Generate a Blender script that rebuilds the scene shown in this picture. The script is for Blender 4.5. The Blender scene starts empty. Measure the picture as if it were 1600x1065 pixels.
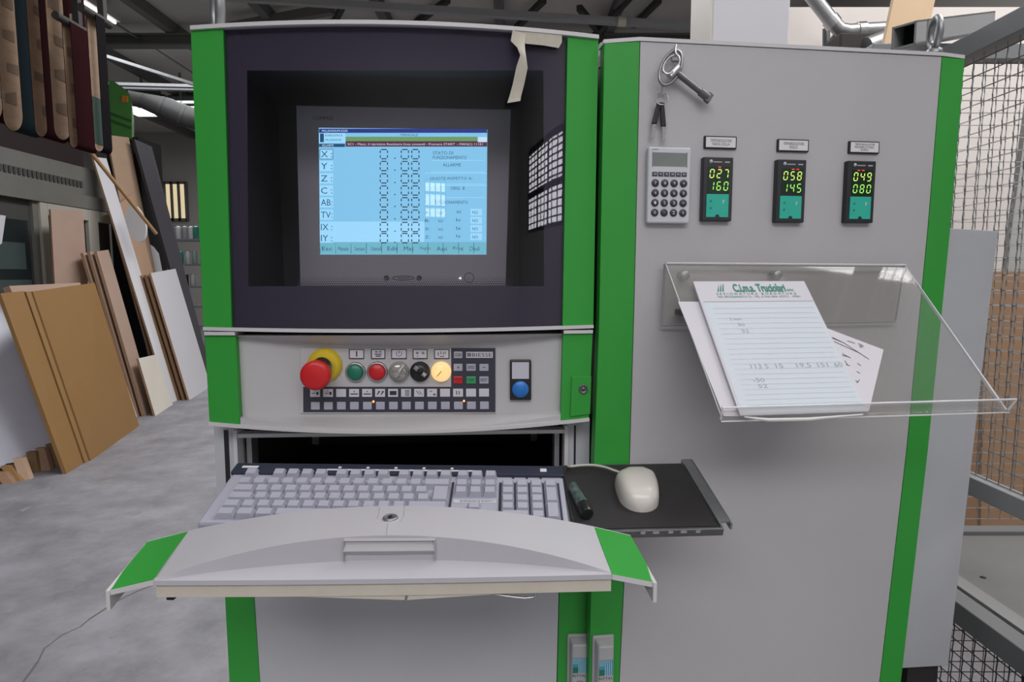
import bpy, math, random
from mathutils import Vector, Matrix
random.seed(7)
V = Vector
sc = bpy.context.scene

# ---------------------------------------------------------------- camera
FPX, CX, CY, EYE = 1000.0, 800.0, 532.5, 1.45
TH = math.atan(0.1005)
CT, ST = math.cos(TH), math.sin(TH)
cam_data = bpy.data.cameras.new('camera'); cam_data.sensor_width = 36; cam_data.lens = 36 * FPX / 1600
cam_data.clip_start = 0.05; cam_data.clip_end = 200
cam = bpy.data.objects.new('camera', cam_data); sc.collection.objects.link(cam)
cam.location = (0, 0, EYE); cam.rotation_euler = (math.pi / 2 - TH, 0, 0); sc.camera = cam

# ---------------------------------------------------------------- world, lights, exposure
w = bpy.data.worlds.new('world'); sc.world = w; w.use_nodes = True
w.node_tree.nodes['Background'].inputs[0].default_value = (0.75, 0.85, 1.0, 1)
w.node_tree.nodes['Background'].inputs[1].default_value = 0.6
sc.view_settings.view_transform = 'Standard'; sc.view_settings.look = 'None'
sc.view_settings.gamma = 1; sc.view_settings.use_curve_mapping = False
sc.view_settings.exposure = 0.0
def area(name, loc, sx, sy, power, col=(1, 1, 1), rot=(0, 0, 0)):
    d = bpy.data.lights.new(name, 'AREA'); d.shape = 'RECTANGLE'; d.size = sx; d.size_y = sy; d.energy = power; d.color = col
    o = bpy.data.objects.new(name, d); sc.collection.objects.link(o); o.location = loc; o.rotation_euler = rot
    return o
area('added_overhead_light', (0.2, -1.0, 5.05), 5.0, 3.0, 45, (0.995, 0.98, 1))  # added overhead area lights; the roof has no skylight openings
area('added_overhead_light', (0.2, -4.5, 5.05), 6.5, 2.6, 322, (0.99, 0.977, 1))  # main overhead light, added behind the camera
area('added_overhead_light', (-0.9, 6.3, 5.05), 1.6, 6.0, 290, (0.98, 0.98, 1))  # added to brighten the leaning boards from their right
area('added_overhead_light', (-6.0, 12.5, 5.05), 3.0, 8.0, 200, (0.97, 0.98, 1))  # added to light the far left of the hall
area('added_overhead_light', (3.0, 1.6, 5.05), 2.4, 2.0, 165, (1, 0.98, 0.97))  # added to brighten the cream partition wall

# ---------------------------------------------------------------- rays of the photograph, turned into places
def ray(px, py):
    dx, dy = (px - CX) / FPX, -(py - CY) / FPX
    return V((dx, CT + dy * ST, -ST + dy * CT))
E = V((0, 0, EYE))
def at(px, py, D): return E + ray(px, py) * D
def atz(px, py, z): r = ray(px, py); return E + r * ((z - EYE) / r.z)
def aty(px, py, y): r = ray(px, py); return E + r * (y / r.y)
def atx(px, py, x): r = ray(px, py); return E + r * (x / r.x)
def lerp(a, b, t): return a + (b - a) * t
class Frame:
    def __init__(s, o, ex, n=None, up=None, hw=None, bulge=0.0):
        s.o = V(o); s.ex = V(ex).normalized()
        if n is not None:
            n = V(n); s.n = (n - s.ex * n.dot(s.ex)).normalized(); s.ey = s.n.cross(s.ex)
        else:
            up = V(up); s.ey = (up - s.ex * up.dot(s.ex)).normalized(); s.n = s.ex.cross(s.ey)
        s.hw = hw; s.bulge = bulge; s.uc = 0.0
    def p(s, u, v, w=0.0): return s.o + s.ex * u + s.ey * v + s.n * w
    def hit(s, px, py, w=0.0, b=0.0):
        r = ray(px, py); off = w
        for _ in range(12 if b else 1):
            t = ((s.o + s.n * off) - E).dot(s.n) / r.dot(s.n)
            q = E + r * t
            if b:
                u = (q - s.o).dot(s.ex) - s.uc
                off = w + b * s.bulge * (1 - (u / s.hw) ** 2)
        return q
    def uv(s, px, py, w=0.0):
        d = s.hit(px, py, w) - s.o
        return d.dot(s.ex), d.dot(s.ey)

# ---------------------------------------------------------------- materials
def S(r, g, b):
    f = lambda c: (c / 255 / 12.92) if c <= 10.3 else ((c / 255 + 0.055) / 1.055) ** 2.4
    return (f(r), f(g), f(b))
MATS = {}
def mat(name, col, rough=0.5, metal=0.0, noise=None, bump=None, spec=0.5, emit=None, stretch=None, coat=0.0):
    m = bpy.data.materials.new(name); m.use_nodes = True; nt = m.node_tree; b = nt.nodes['Principled BSDF']
    b.inputs['Base Color'].default_value = (*col, 1); b.inputs['Roughness'].default_value = rough
    b.inputs['Metallic'].default_value = metal; b.inputs['Specular IOR Level'].default_value = spec
    if coat: b.inputs['Coat Weight'].default_value = coat
    if emit: b.inputs['Emission Color'].default_value = (*emit[0], 1); b.inputs['Emission Strength'].default_value = emit[1]
    if noise or bump:
        tc = nt.nodes.new('ShaderNodeTexCoord'); mp = nt.nodes.new('ShaderNodeMapping')
        nt.links.new(tc.outputs['Object'], mp.inputs['Vector'])
        if stretch: mp.inputs['Scale'].default_value = stretch
    if noise:
        sc_, amt, col2 = noise if len(noise) == 3 else (noise[0], noise[1], tuple(c * 0.55 for c in col))
        n = nt.nodes.new('ShaderNodeTexNoise'); n.inputs['Scale'].default_value = sc_; n.inputs['Detail'].default_value = 9; n.inputs['Roughness'].default_value = 0.68
        nt.links.new(mp.outputs[0], n.inputs['Vector'])
        r = nt.nodes.new('ShaderNodeMapRange'); r.inputs[1].default_value = 0.35; r.inputs[2].default_value = 0.7; r.inputs[3].default_value = 0; r.inputs[4].default_value = amt
        nt.links.new(n.outputs['Fac'], r.inputs[0])
        mx = nt.nodes.new('ShaderNodeMix'); mx.data_type = 'RGBA'; mx.inputs[6].default_value = (*col, 1); mx.inputs[7].default_value = (*col2, 1)
        nt.links.new(r.outputs[0], mx.inputs[0]); nt.links.new(mx.outputs[2], b.inputs['Base Color'])
    if bump:
        n2 = nt.nodes.new('ShaderNodeTexNoise'); n2.inputs['Scale'].default_value = bump[0]; n2.inputs['Detail'].default_value = 3
        nt.links.new(mp.outputs[0], n2.inputs['Vector'])
        bp = nt.nodes.new('ShaderNodeBump'); bp.inputs['Strength'].default_value = bump[1]; bp.inputs['Distance'].default_value = 0.002
        nt.links.new(n2.outputs['Fac'], bp.inputs['Height']); nt.links.new(bp.outputs[0], b.inputs['Normal'])
    MATS[name] = m; return m
def clear(name, tint, gloss_rough=0.02, ior=1.5, haze=0.0, hazecol=(1, 1, 1)):
    m = bpy.data.materials.new(name); m.use_nodes = True; nt = m.node_tree; nt.nodes.clear()
    out = nt.nodes.new('ShaderNodeOutputMaterial'); tr = nt.nodes.new('ShaderNodeBsdfTransparent'); gl = nt.nodes.new('ShaderNodeBsdfGlossy')
    mx = nt.nodes.new('ShaderNodeMixShader'); lw = nt.nodes.new('ShaderNodeLayerWeight'); r0 = ((ior - 1) / (ior + 1)) ** 2
    pw = nt.nodes.new('ShaderNodeMath'); pw.operation = 'POWER'; pw.inputs[1].default_value = 5; lw.inputs[0].default_value = 0.5
    ma = nt.nodes.new('ShaderNodeMath'); ma.operation = 'MULTIPLY_ADD'; ma.inputs[1].default_value = 1 - r0; ma.inputs[2].default_value = r0
    tr.inputs[0].default_value = (*tint, 1); gl.inputs['Roughness'].default_value = gloss_rough
    nt.links.new(lw.outputs['Facing'], pw.inputs[0]); nt.links.new(pw.outputs[0], ma.inputs[0]); nt.links.new(ma.outputs[0], mx.inputs[0]); nt.links.new(gl.outputs[0], mx.inputs[2])
    src = tr.outputs[0]
    if haze:
        df = nt.nodes.new('ShaderNodeBsdfDiffuse'); df.inputs[0].default_value = (*hazecol, 1); m2 = nt.nodes.new('ShaderNodeMixShader'); m2.inputs[0].default_value = haze
        nt.links.new(tr.outputs[0], m2.inputs[1]); nt.links.new(df.outputs[0], m2.inputs[2]); src = m2.outputs[0]
    nt.links.new(src, mx.inputs[1]); nt.links.new(mx.outputs[0], out.inputs[0])
    MATS[name] = m; return m
def glow(name, col, strength):
    m = bpy.data.materials.new(name); m.use_nodes = True; nt = m.node_tree; nt.nodes.clear()
    out = nt.nodes.new('ShaderNodeOutputMaterial'); e = nt.nodes.new('ShaderNodeEmission')
    e.inputs[0].default_value = (*col, 1); e.inputs[1].default_value = strength; nt.links.new(e.outputs[0], out.inputs[0]); MATS[name] = m; return m

GREY = mat('light_grey_paint', (0.50, 0.492, 0.50), 0.42, noise=(5, 0.10, (0.44, 0.43, 0.44)), bump=(900, 0.06))
CABG = mat('cabinet_grey_paint', (0.465, 0.458, 0.468), 0.42, noise=(5, 0.12, (0.41, 0.40, 0.41)), bump=(900, 0.06))
GREY2 = mat('panel_grey_paint', (0.49, 0.50, 0.53), 0.4, noise=(6, 0.2, (0.36, 0.37, 0.39)), bump=(700, 0.06))
WHITEP = mat('off_white_paint', (0.60, 0.59, 0.60), 0.4, noise=(9, 0.2, (0.52, 0.5, 0.5)))
CREAM = mat('cream_edge_plastic', (0.62, 0.58, 0.50), 0.5, noise=(14, 0.5, (0.5, 0.42, 0.33)))
GREEN = mat('green_paint', (0.036, 0.325, 0.046), 0.42, noise=(8, 0.2, (0.034, 0.285, 0.046)), bump=(800, 0.05), spec=0.3)
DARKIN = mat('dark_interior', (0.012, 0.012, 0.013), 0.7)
BLACK = mat('black_plastic', (0.012, 0.012, 0.014), 0.4, bump=(600, 0.05))
NAVY = mat('dark_blue_grey_foil', (0.035, 0.036, 0.055), 0.45)
FRIT = mat('dark_purple_print', (0.125, 0.118, 0.165), 0.6)
SILVER = mat('brushed_metal', (0.55, 0.55, 0.55), 0.32, 1.0, bump=(300, 0.08))
ZINC = mat('zinc_metal', (0.36, 0.37, 0.38), 0.45, 0.8, noise=(20, 0.4))
STEEL = mat('dark_steel', (0.16, 0.16, 0.165), 0.4, 0.7, noise=(60, 0.5))
WHITE = mat('white_plastic', (0.72, 0.71, 0.72), 0.4)
PAPER = mat('white_paper', (0.62, 0.60, 0.65), 0.8)
PAPERB = mat('pale_blue_paper', (0.60, 0.65, 0.70), 0.8)
INKG = mat('green_ink', (0.06, 0.26, 0.20), 0.8)
INK = mat('dark_ink', (0.03, 0.03, 0.035), 0.7)
PENCIL = mat('pencil_grey', (0.38, 0.39, 0.42), 0.8)
RULE = mat('pale_rule_ink', (0.55, 0.60, 0.66), 0.8)
KEYB = mat('pale_lilac_grey_plastic', (0.40, 0.40, 0.475), 0.5, bump=(1200, 0.05))
KEYC = mat('keycap_plastic', (0.41, 0.41, 0.485), 0.5, bump=(1200, 0.05))
BEIGE = mat('beige_mouse_plastic', (0.68, 0.64, 0.60), 0.24)
RED = mat('red_plastic', (0.55, 0.012, 0.015), 0.35)
YELLOW = mat('yellow_plastic', (0.68, 0.50, 0.03), 0.4)
DGREEN = mat('dark_green_plastic', (0.01, 0.17, 0.10), 0.35)
BLUE = mat('blue_plastic', (0.02, 0.17, 0.55), 0.35)
PADM = mat('black_rubber_mat', (0.022, 0.020, 0.022), 0.75, noise=(12, 0.5, (0.035, 0.03, 0.033)))
TEAL = mat('teal_keypad', (0.02, 0.40, 0.30), 0.45, emit=((0.02, 0.40, 0.30), 0.08))
TAPE = mat('masking_tape', (0.52, 0.48, 0.40), 0.7, noise=(60, 0.5, (0.38, 0.36, 0.31)))
MARK = mat('marker_barrel', (0.015, 0.05, 0.045), 0.25, noise=(90, 0.6, (0.25, 0.3, 0.28)))
GLASS = clear('tinted_glass', (0.74, 0.725, 0.76), 0.015, 1.5)
ACRYL = clear('clear_acrylic', (0.945, 0.94, 0.93), 0.03, 1.45, 0.035, (0.9, 0.9, 0.92))
ACRED = clear('polished_acrylic_edge', (0.85, 0.86, 0.88), 0.08, 1.6, 0.6, (0.9, 0.9, 0.93))
BEZ = mat('beige_grey_bezel', (0.78, 0.76, 0.735), 0.5)

# ---------------------------------------------------------------- meshes
class MB:
    def __init__(s): s.v = []; s.f = []; s.m = []; s.sm = []
    def add(s, vs, fs, mi=0, smooth=False):
        k = len(s.v); s.v += [V(x) for x in vs]
        for f in fs: s.f.append([i + k for i in f]); s.m.append(mi); s.sm.append(smooth)
        return s
    def quad(s, a, b, c, d, mi=0): return s.add([a, b, c, d], [(0, 1, 2, 3)], mi)
    def hexa(s, p, mi=0):   # 4 front corners then 4 back corners, same order
        return s.add(p, [(0, 1, 2, 3), (7, 6, 5, 4), (0, 4, 5, 1), (1, 5, 6, 2), (2, 6, 7, 3), (3, 7, 4, 0)], mi)
    def box(s, c, a, b, n, mi=0):   # centre and three half vectors
        c, a, b, n = V(c), V(a), V(b), V(n)
        return s.hexa([c - a - b + n, c + a - b + n, c + a + b + n, c - a + b + n, c - a - b - n, c + a - b - n, c + a + b - n, c - a + b - n], mi)
    def wbox(s, x0, x1, y0, y1, z0, z1, mi=0):
        return s.box(((x0 + x1) / 2, (y0 + y1) / 2, (z0 + z1) / 2), ((x1 - x0) / 2, 0, 0), (0, (y1 - y0) / 2, 0), (0, 0, (z1 - z0) / 2), mi)
    def prism(s, poly, ext, mi=0, smooth=False):
        n = len(poly); poly = [V(p) for p in poly]; ext = V(ext)
        vs = poly + [p + ext for p in poly]
        s.add(vs, [tuple(range(n)), tuple(range(2 * n - 1, n - 1, -1))], mi)
        return s.add(vs, [(i, i + n, (i + 1) % n + n, (i + 1) % n) for i in range(n)], mi, smooth)
    def tube(s, path, r, n=8, mi=0, closed=False, caps=True, smooth=True):
        path = [V(p) for p in path]; k = len(path); rs = r if isinstance(r, (list, tuple)) else [r] * k
        rings = []; prev = None
        for i, p in enumerate(path):
            if closed: t = path[(i + 1) % k] - path[i - 1]
            else: t = path[min(i + 1, k - 1)] - path[max(i - 1, 0)]
            t = t.normalized()
            if prev is None:
                a = V((0, 0, 1)) if abs(t.z) < 0.9 else V((1, 0, 0)); a = (a - t * a.dot(t)).normalized()
            else:
                a = prev - t * prev.dot(t); a = a.normalized() if a.length > 1e-6 else prev
            prev = a; b = t.cross(a)
            rings.append([p + (a * math.cos(2 * math.pi * j / n) + b * math.sin(2 * math.pi * j / n)) * rs[i] for j in range(n)])
        vs = [q for g in rings for q in g]; fs = []
        for i in range(k if closed else k - 1):
            i2 = (i + 1) % k
            for j in range(n): fs.append((i * n + j, i * n + (j + 1) % n, i2 * n + (j + 1) % n, i2 * n + j))
        s.add(vs, fs, mi, smooth)
        if caps and not closed: s.add(rings[0], [tuple(range(n - 1, -1, -1))], mi); s.add(rings[-1], [tuple(range(n))], mi)
        return s
    def lathe(s, c, axis, prof, n=24, mi=0, smooth=True):   # profile of (radius, height)
        c, ax = V(c), V(axis).normalized(); a = V((0, 0, 1)) if abs(ax.z) < 0.9 else V((1, 0, 0)); a = (a - ax * a.dot(ax)).normalized(); b = ax.cross(a)
        vs = [c + ax * h + (a * math.cos(2 * math.pi * j / n) + b * math.sin(2 * math.pi * j / n)) * max(r, 1e-5) for r, h in prof for j in range(n)]
        fs = [(i * n + j, i * n + (j + 1) % n, (i + 1) * n + (j + 1) % n, (i + 1) * n + j) for i in range(len(prof) - 1) for j in range(n)]
        return s.add(vs, fs, mi, smooth)
    def grid(s, rows, mi=0, smooth=True):
        m = len(rows[0]); vs = [p for r in rows for p in r]
        return s.add(vs, [(i * m + j, i * m + j + 1, (i + 1) * m + j + 1, (i + 1) * m + j) for i in range(len(rows) - 1) for j in range(m - 1)], mi, smooth)
    def slab(s, rows, back, mi=0, smooth=True):   # a grid with thickness: back is a vector
        back = V(back); s.grid(rows, mi, smooth); bk = [[p + back for p in r] for r in rows]; s.grid([list(reversed(r)) for r in bk], mi, smooth)
        for a, b in ((rows[0], bk[0]), (list(reversed(rows[-1])), list(reversed(bk[-1])))): s.grid([b, a], mi, False)
        l, r_ = [r[0] for r in rows], [r[-1] for r in rows]; bl, br = [r[0] for r in bk], [r[-1] for r in bk]
        s.grid([l, bl], mi, False); s.grid([br, r_], mi, False); return s
    def text(s, txt, p0, ex, ey, w, h, mi=0, bold=0.0):   # lettering fitted into a box, bottom left at p0
        key_ = (txt, bold)
        if key_ not in TXT:
            cu = bpy.data.curves.new('t', 'FONT'); cu.body = txt; cu.resolution_u = 2; cu.offset = bold
            o = bpy.data.objects.new('t', cu); sc.collection.objects.link(o); bpy.context.view_layer.update()
            me = o.evaluated_get(bpy.context.evaluated_depsgraph_get()).to_mesh()
            TXT[key_] = ([tuple(v.co) for v in me.vertices], [tuple(p.vertices) for p in me.polygons])
            bpy.data.objects.remove(o); bpy.data.curves.remove(cu)
        vs, fs = TXT[key_]
        if not vs: return s
        x0, x1 = min(v[0] for v in vs), max(v[0] for v in vs); y0, y1 = min(v[1] for v in vs), max(v[1] for v in vs)
        ex, ey = V(ex), V(ey)
        return s.add([V(p0) + ex * ((v[0] - x0) / max(x1 - x0, 1e-6) * w) + ey * ((v[1] - y0) / max(y1 - y0, 1e-6) * h) for v in vs], fs, mi)
TXT = {}
def root_of(o):
    p = V((0, 0, 0))
    while o is not None: p += o.location; o = o.parent
    return p
def build(name, mb, mats, parent=None, loc=None, bevel=None, seg=2, label=None, kind=None):
    mats = mats if isinstance(mats, (list, tuple)) else [mats]
    if parent is not None: org = root_of(parent)
    elif loc is not None: org = V(loc)
    else:
        xs, ys, zs = zip(*mb.v); org = V(((min(xs) + max(xs)) / 2, (min(ys) + max(ys)) / 2, min(zs)))
    me = bpy.data.meshes.new(name); me.from_pydata([v - org for v in mb.v], [], mb.f)
    for m in mats: me.materials.append(m)
    me.polygons.foreach_set('material_index', mb.m); me.polygons.foreach_set('use_smooth', mb.sm); me.update()
    o = bpy.data.objects.new(name, me); sc.collection.objects.link(o)
    if parent is not None: o.parent = parent
    else: o.location = org
    if bevel:
        b = o.modifiers.new('bevel', 'BEVEL'); b.width = bevel; b.segments = seg; b.limit_method = 'ANGLE'; b.angle_limit = 0.7
    if label: o['label'] = label
    if kind: o['kind'] = kind
    return o
def thing(name, label, cat, loc, group=None):
    o = bpy.data.objects.new(name, None); sc.collection.objects.link(o); o.location = V(loc); o.empty_display_size = 0.05
    o['label'] = label; o['category'] = cat
    if group: o['group'] = group
    bpy.context.view_layer.update(); return o
def tag(o, label, cat, group=None):
    o['label'] = label; o['category'] = cat
    if group: o['group'] = group
    return o
def quadpts(fr, x0, y0, x1, y1, w): return [fr.hit(x0, y1, w), fr.hit(x1, y1, w), fr.hit(x1, y0, w), fr.hit(x0, y0, w)]
def pbox(mb, fr, x0, y0, x1, y1, w0, w1, mi=0):   # block on a frame whose base covers a patch, from w0 up to w1
    b = quadpts(fr, x0, y0, x1, y1, w0); n = fr.n * (w1 - w0)
    return mb.hexa([p + n for p in b] + b, mi)
def pquad(mb, fr, x0, y0, x1, y1, w, mi=0): return mb.quad(*quadpts(fr, x0, y0, x1, y1, w), mi)
def ptext(mb, fr, txt, x0, y0, x1, y1, w, mi=0):
    a, b, c, d = quadpts(fr, x0, y0, x1, y1, w)
    return mb.text(txt, a, (b - a).normalized(), (d - a).normalized(), (b - a).length, (d - a).length, mi)
def seven(mb, fr, ch, x0, y0, x1, y1, w, mi=0, th=0.16, slant=0.0, gap=0.04):
    segs = {'0': 'abcdef', '1': 'bc', '2': 'abged', '3': 'abgcd', '4': 'fgbc', '5': 'afgcd', '6': 'afgedc', '7': 'abc', '8': 'abcdefg', '9': 'abcdfg'}[ch]
    W, Hh = x1 - x0, y1 - y0; t = th * W
    R = {'a': (t * .7, 0, W - t * .7, t), 'g': (t * .7, Hh / 2 - t / 2, W - t * .7, Hh / 2 + t / 2), 'd': (t * .7, Hh - t, W - t * .7, Hh),
         'f': (0, t * .7, t, Hh / 2 - t * .4), 'b': (W - t, t * .7, W, Hh / 2 - t * .4), 'e': (0, Hh / 2 + t * .4, t, Hh - t * .7), 'c': (W - t, Hh / 2 + t * .4, W, Hh - t * .7)}
    for k in segs:
        a, b, c, d = R[k]; g = gap * Hh / 4
        P = lambda x, y: fr.hit(x0 + x + slant * (Hh - y), y0 + y, w)
        if k in 'agd': q = [P(a + g, d), P(c - g, d), P(c - g, b), P(a + g, b)]
        else: q = [P(a, d - g), P(c, d - g), P(c, b + g), P(a, b + g)]
        mb.quad(*q, mi)
def par3(l, m, r):   # y(x) through three points
    (x0, y0), (x1, y1), (x2, y2) = l, m, r
    def f(x):
        return y0 * (x - x1) * (x - x2) / ((x0 - x1) * (x0 - x2)) + y1 * (x - x0) * (x - x2) / ((x1 - x0) * (x1 - x2)) + y2 * (x - x0) * (x - x1) / ((x2 - x0) * (x2 - x1))
    return f
def lin(t, n): return [i / n for i in range(n + 1)]
# ================================================================ THE ROOM
RX0, RX1, RY0, RY1, RZ = -12.0, 4.6, -8.0, 19.0, 5.6
CONC = mat('concrete', (0.29, 0.285, 0.312), 0.6, noise=(3.2, 1.0, (0.15, 0.148, 0.158)), bump=(14, 0.25))
CRACK = mat('crack_dirt', (0.13, 0.125, 0.12), 0.9)
STAIN = mat('floor_stain', (0.25, 0.245, 0.25), 0.8)
ROOF = mat('roof_concrete', (0.60, 0.57, 0.53), 0.9, noise=(0.5, 0.5, (0.45, 0.42, 0.39)))
ROOFD = mat('roof_dark', (.03, .027, .025), .8)
BEAM = mat('roof_beam_paint', (0.15, 0.145, 0.14), 0.8)
BEAML = mat('pale_beam_paint', (0.34, 0.345, 0.35), 0.6)
WALLM = mat('hall_wall_paint', (0.42, 0.41, 0.39), 0.8, noise=(0.7, 0.4, (0.34, 0.33, 0.31)))
WALLW = mat('cream_wall_paint', (0.76, 0.71, 0.68), 0.8, noise=(1.5, 0.35, (0.55, 0.50, 0.46)))
SKYP = glow('daylight_pane', (0.94, 0.97, 1.0), 7.0)
AMBER_PANE = glow('warm_daylight_pane', (0.95, 0.78, 0.50), 0.75)
def struct(name, mb, m, **k): return build(name, mb, m, kind='structure', **k)
floor = struct('floor', MB().wbox(RX0, RX1, RY0, RY1, -0.2, 0), CONC)
def ribbon(mb, pts, wd, z):
    for a, b in zip(pts, pts[1:]):
        d = (b - a); n = V((-d.y, d.x, 0)).normalized() * wd * random.uniform(.5, 1.3)
        mb.hexa([V((p.x, p.y, z)) for p in (a - n, b - n, b + n, a + n)] + [V((p.x, p.y, z - .002)) for p in (a - n, b - n, b + n, a + n)])
cr = MB(); pts = []
for (x, y) in ((40, 1064), (62, 1030), (70, 1012), (100, 992), (130, 978), (145, 965), (170, 948), (190, 936), (212, 925), (262, 905), (300, 890)):
    q = atz(x, y, 0); pts.append(q + V((random.uniform(-.01, .01), random.uniform(-.015, .015), 0)))
ribbon(cr, pts, 0.004, 0.0012); build('floor_crack', cr, CRACK, floor)
st = MB()
for (x, y) in ((115, 792), (165, 752), (190, 712), (40, 795), (70, 765), (85, 783), (175, 993), (16, 955), (250, 680), (30, 690), (120, 870), (215, 800)):
    c = atz(x, y, 0); n = 7; r = random.uniform(.015, .04)
    ring = [V((c.x + math.cos(2 * math.pi * k / n) * r * random.uniform(.4, 1.2), c.y + math.sin(2 * math.pi * k / n) * r * random.uniform(.5, 2.2), .0012)) for k in range(n)]
    st.prism(ring, (0, 0, -.002))
build('floor_stain', st, STAIN, floor, kind='stuff')
ceil = struct('ceiling', MB().wbox(RX0, RX1, RY0, RY1, RZ, RZ + .2), ROOF)
for x in (-11, -9.2, -7.4, -5.6, -3.8, -2.0, -.2, 1.6, 3.4):
    build('purlin', MB().wbox(x - .07, x + .07, RY0, RY1, RZ - .18, RZ), BEAM, ceil)
for y in (-6.5, -2, 3.2, 7.4, 11.0, 14.6):
    mb = MB(); mb.wbox(RX0, RX1, y - .1, y + .1, RZ - .22, RZ - .19); mb.wbox(RX0, RX1, y - .1, y + .1, RZ - .38, RZ - .35); mb.wbox(RX0, RX1, y - .02, y + .02, RZ - .36, RZ - .2)
    build('roof_beam', mb, BEAM, ceil)
# walls
struct('wall_far', MB().wbox(RX0, RX1, RY1, RY1 + .2, 0, RZ), WALLM)
struct('wall_left', MB().wbox(RX0 - .2, RX0, RY0, RY1, 0, RZ), WALLM)
w1 = MB(); wy0, wy1, wz0, wz1 = -7.15, -4.95, 2.15, 3.36
w1.wbox(RX1, RX1 + .2, RY0, wy0, 0, RZ); w1.wbox(RX1, RX1 + .2, wy1, RY1, 0, RZ); w1.wbox(RX1, RX1 + .2, wy0, wy1, 0, wz0); w1.wbox(RX1, RX1 + .2, wy0, wy1, wz1, RZ)
struct('wall_right', w1, WALLM)
WINS = [(0.40, 1.30, 2.30, 2.92)]   # windows in the wall behind the camera: x0 x1 z0 z1
xs = sorted([RX0, RX1] + [x for a in WINS for x in a[:2]])
wb = MB()
for a, b in zip(xs, xs[1:]):
    hole = [q for q in WINS if q[0] <= a and q[1] >= b]
    if hole: wb.wbox(a, b, RY0 - .2, RY0, 0, hole[0][2]); wb.wbox(a, b, RY0 - .2, RY0, hole[0][3], RZ)
    else: wb.wbox(a, b, RY0 - .2, RY0, 0, RZ)
struct('wall_rear', wb, WALLM)
for i, (x0, x1, z0, z1) in enumerate(WINS):
    f = MB(); t = .05
    f.wbox(x0, x0 + t, RY0 - .1, RY0 + .02, z0, z1); f.wbox(x1 - t, x1, RY0 - .1, RY0 + .02, z0, z1); f.wbox(x0, x1, RY0 - .1, RY0 + .02, z0, z0 + t); f.wbox(x0, x1, RY0 - .1, RY0 + .02, z1 - t, z1)
    nx, nz = max(2, round((x1 - x0) / .25)), max(3, round((z1 - z0) / .33))
    for k in range(1, nx): xx = lerp(x0, x1, k / nx); f.wbox(xx - .018, xx + .018, RY0 - .08, RY0, z0, z1)
    for k in range(1, nz): zz = lerp(z0, z1, k / nz); f.wbox(x0, x1, RY0 - .08, RY0, zz - .018, zz + .018)
    wn = struct('window_%d' % (i + 1), f, DARKIN)
    build('pane', MB().wbox(x0 + .02, x1 - .02, RY0 - .09, RY0 - .085, z0 + .02, z1 - .02), SKYP, wn)
f = MB(); zmid = 2.70
for k in range(10): yy = lerp(wy0, wy1, k / 9); hw_ = .05 if k % 3 == 0 else .016; f.wbox(RX1 - .001, RX1 + .012, yy - hw_, yy + hw_, wz0, wz1)
for k in range(8): zz = lerp(zmid, wz1, k / 7); f.wbox(RX1 - .001, RX1 + .012, wy0, wy1, zz - (.05 if k in (0, 7) else .013), zz + (.05 if k in (0, 7) else .013))
for k in range(5): zz = lerp(wz0, zmid, k / 5); f.wbox(RX1 - .001, RX1 + .012, wy0, wy1, zz - (.03 if k == 0 else .012), zz + (.03 if k == 0 else .012))
wn = struct('window_4', f, DARKIN); build('pane', MB().wbox(RX1 + .014, RX1 + .018, wy0 + .02, wy1 - .02, wz0 + .02, wz1 - .02), glow('bright_daylight_pane', (.97, .97, 1), 9.5), wn)
# far window with warm panes
fw = MB(); a, b = aty(261, 345, RY1 - .02), aty(291, 284, RY1 - .02)
for k in range(4): xx = lerp(a.x, b.x, k / 3); fw.wbox(xx - .035, xx + .035, RY1 - .1, RY1 - .01, a.z, b.z)
fw.wbox(a.x, b.x, RY1 - .1, RY1 - .01, a.z, a.z + .07); fw.wbox(a.x, b.x, RY1 - .1, RY1 - .01, b.z - .07, b.z)
fwin = struct('window_3', fw, BEAM)
for k in range(3): build('pane', MB().wbox(lerp(a.x, b.x, k / 3) + .03, lerp(a.x, b.x, (k + 1) / 3) - .03, RY1 - .06, RY1 - .04, a.z + .07, b.z - .07), AMBER_PANE, fwin)
# partition wall behind the cage
struct('wall_partition', MB().wbox(1.07, 4.6, 3.7, 3.85, 0, 2.93), WALLW)

# ================================================================ CONSOLE
C = Frame((-0.184 * .97 / 1.0, .97, EYE), (math.cos(math.radians(3.3)), math.sin(math.radians(3.3)), 0), n=(math.sin(math.radians(3.3)), -math.cos(math.radians(3.3)), 0), bulge=.043)
uL, uR = C.uv(308, 280)[0], C.uv(931, 280)[0]
C.uc = (uL + uR) / 2; C.hw = (uR - uL) / 2
con = thing('control_console', 'light grey and green machine control console with dark tinted screen window', 'console', C.p(C.uc, -EYE, -.2))
yt = par3((298, 46), (620, 38), (935, 60)); yb = par3((318, 511), (625, 514.5), (927, 507.5))
def strip_rows(xt0, xt1, xb0, xb1, ft, fb, b0, b1, n, w=0.0, rows=1):
    top = [C.hit(lerp(xt0, xt1, t), ft(lerp(xt0, xt1, t)), w, b0) for t in lin(0, n)]
    bot = [C.hit(lerp(xb0, xb1, t), fb(lerp(xb0, xb1, t)), w, b1) for t in lin(0, n)]
    return [[lerp(p, q, k / rows) for p, q in zip(top, bot)] for k in range(rows + 1)]
BACK = C.n * -1
for a in ((298, 348.5, 318, 362), (887, 935, 879, 927)):
    build('green_side_panel', MB().slab(strip_rows(*a, yt, yb, 1, 1, 6), BACK * .03), GREEN, con, bevel=.0015)
gl = build('screen_window', MB().slab(strip_rows(350.5, 885.5, 364, 877.5, lambda x: yt(x) + 2, lambda x: yb(x) - 1, 1, 1, 28, -.002), BACK * .004), GLASS, con, label='dark tinted curved glass pane')
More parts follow.
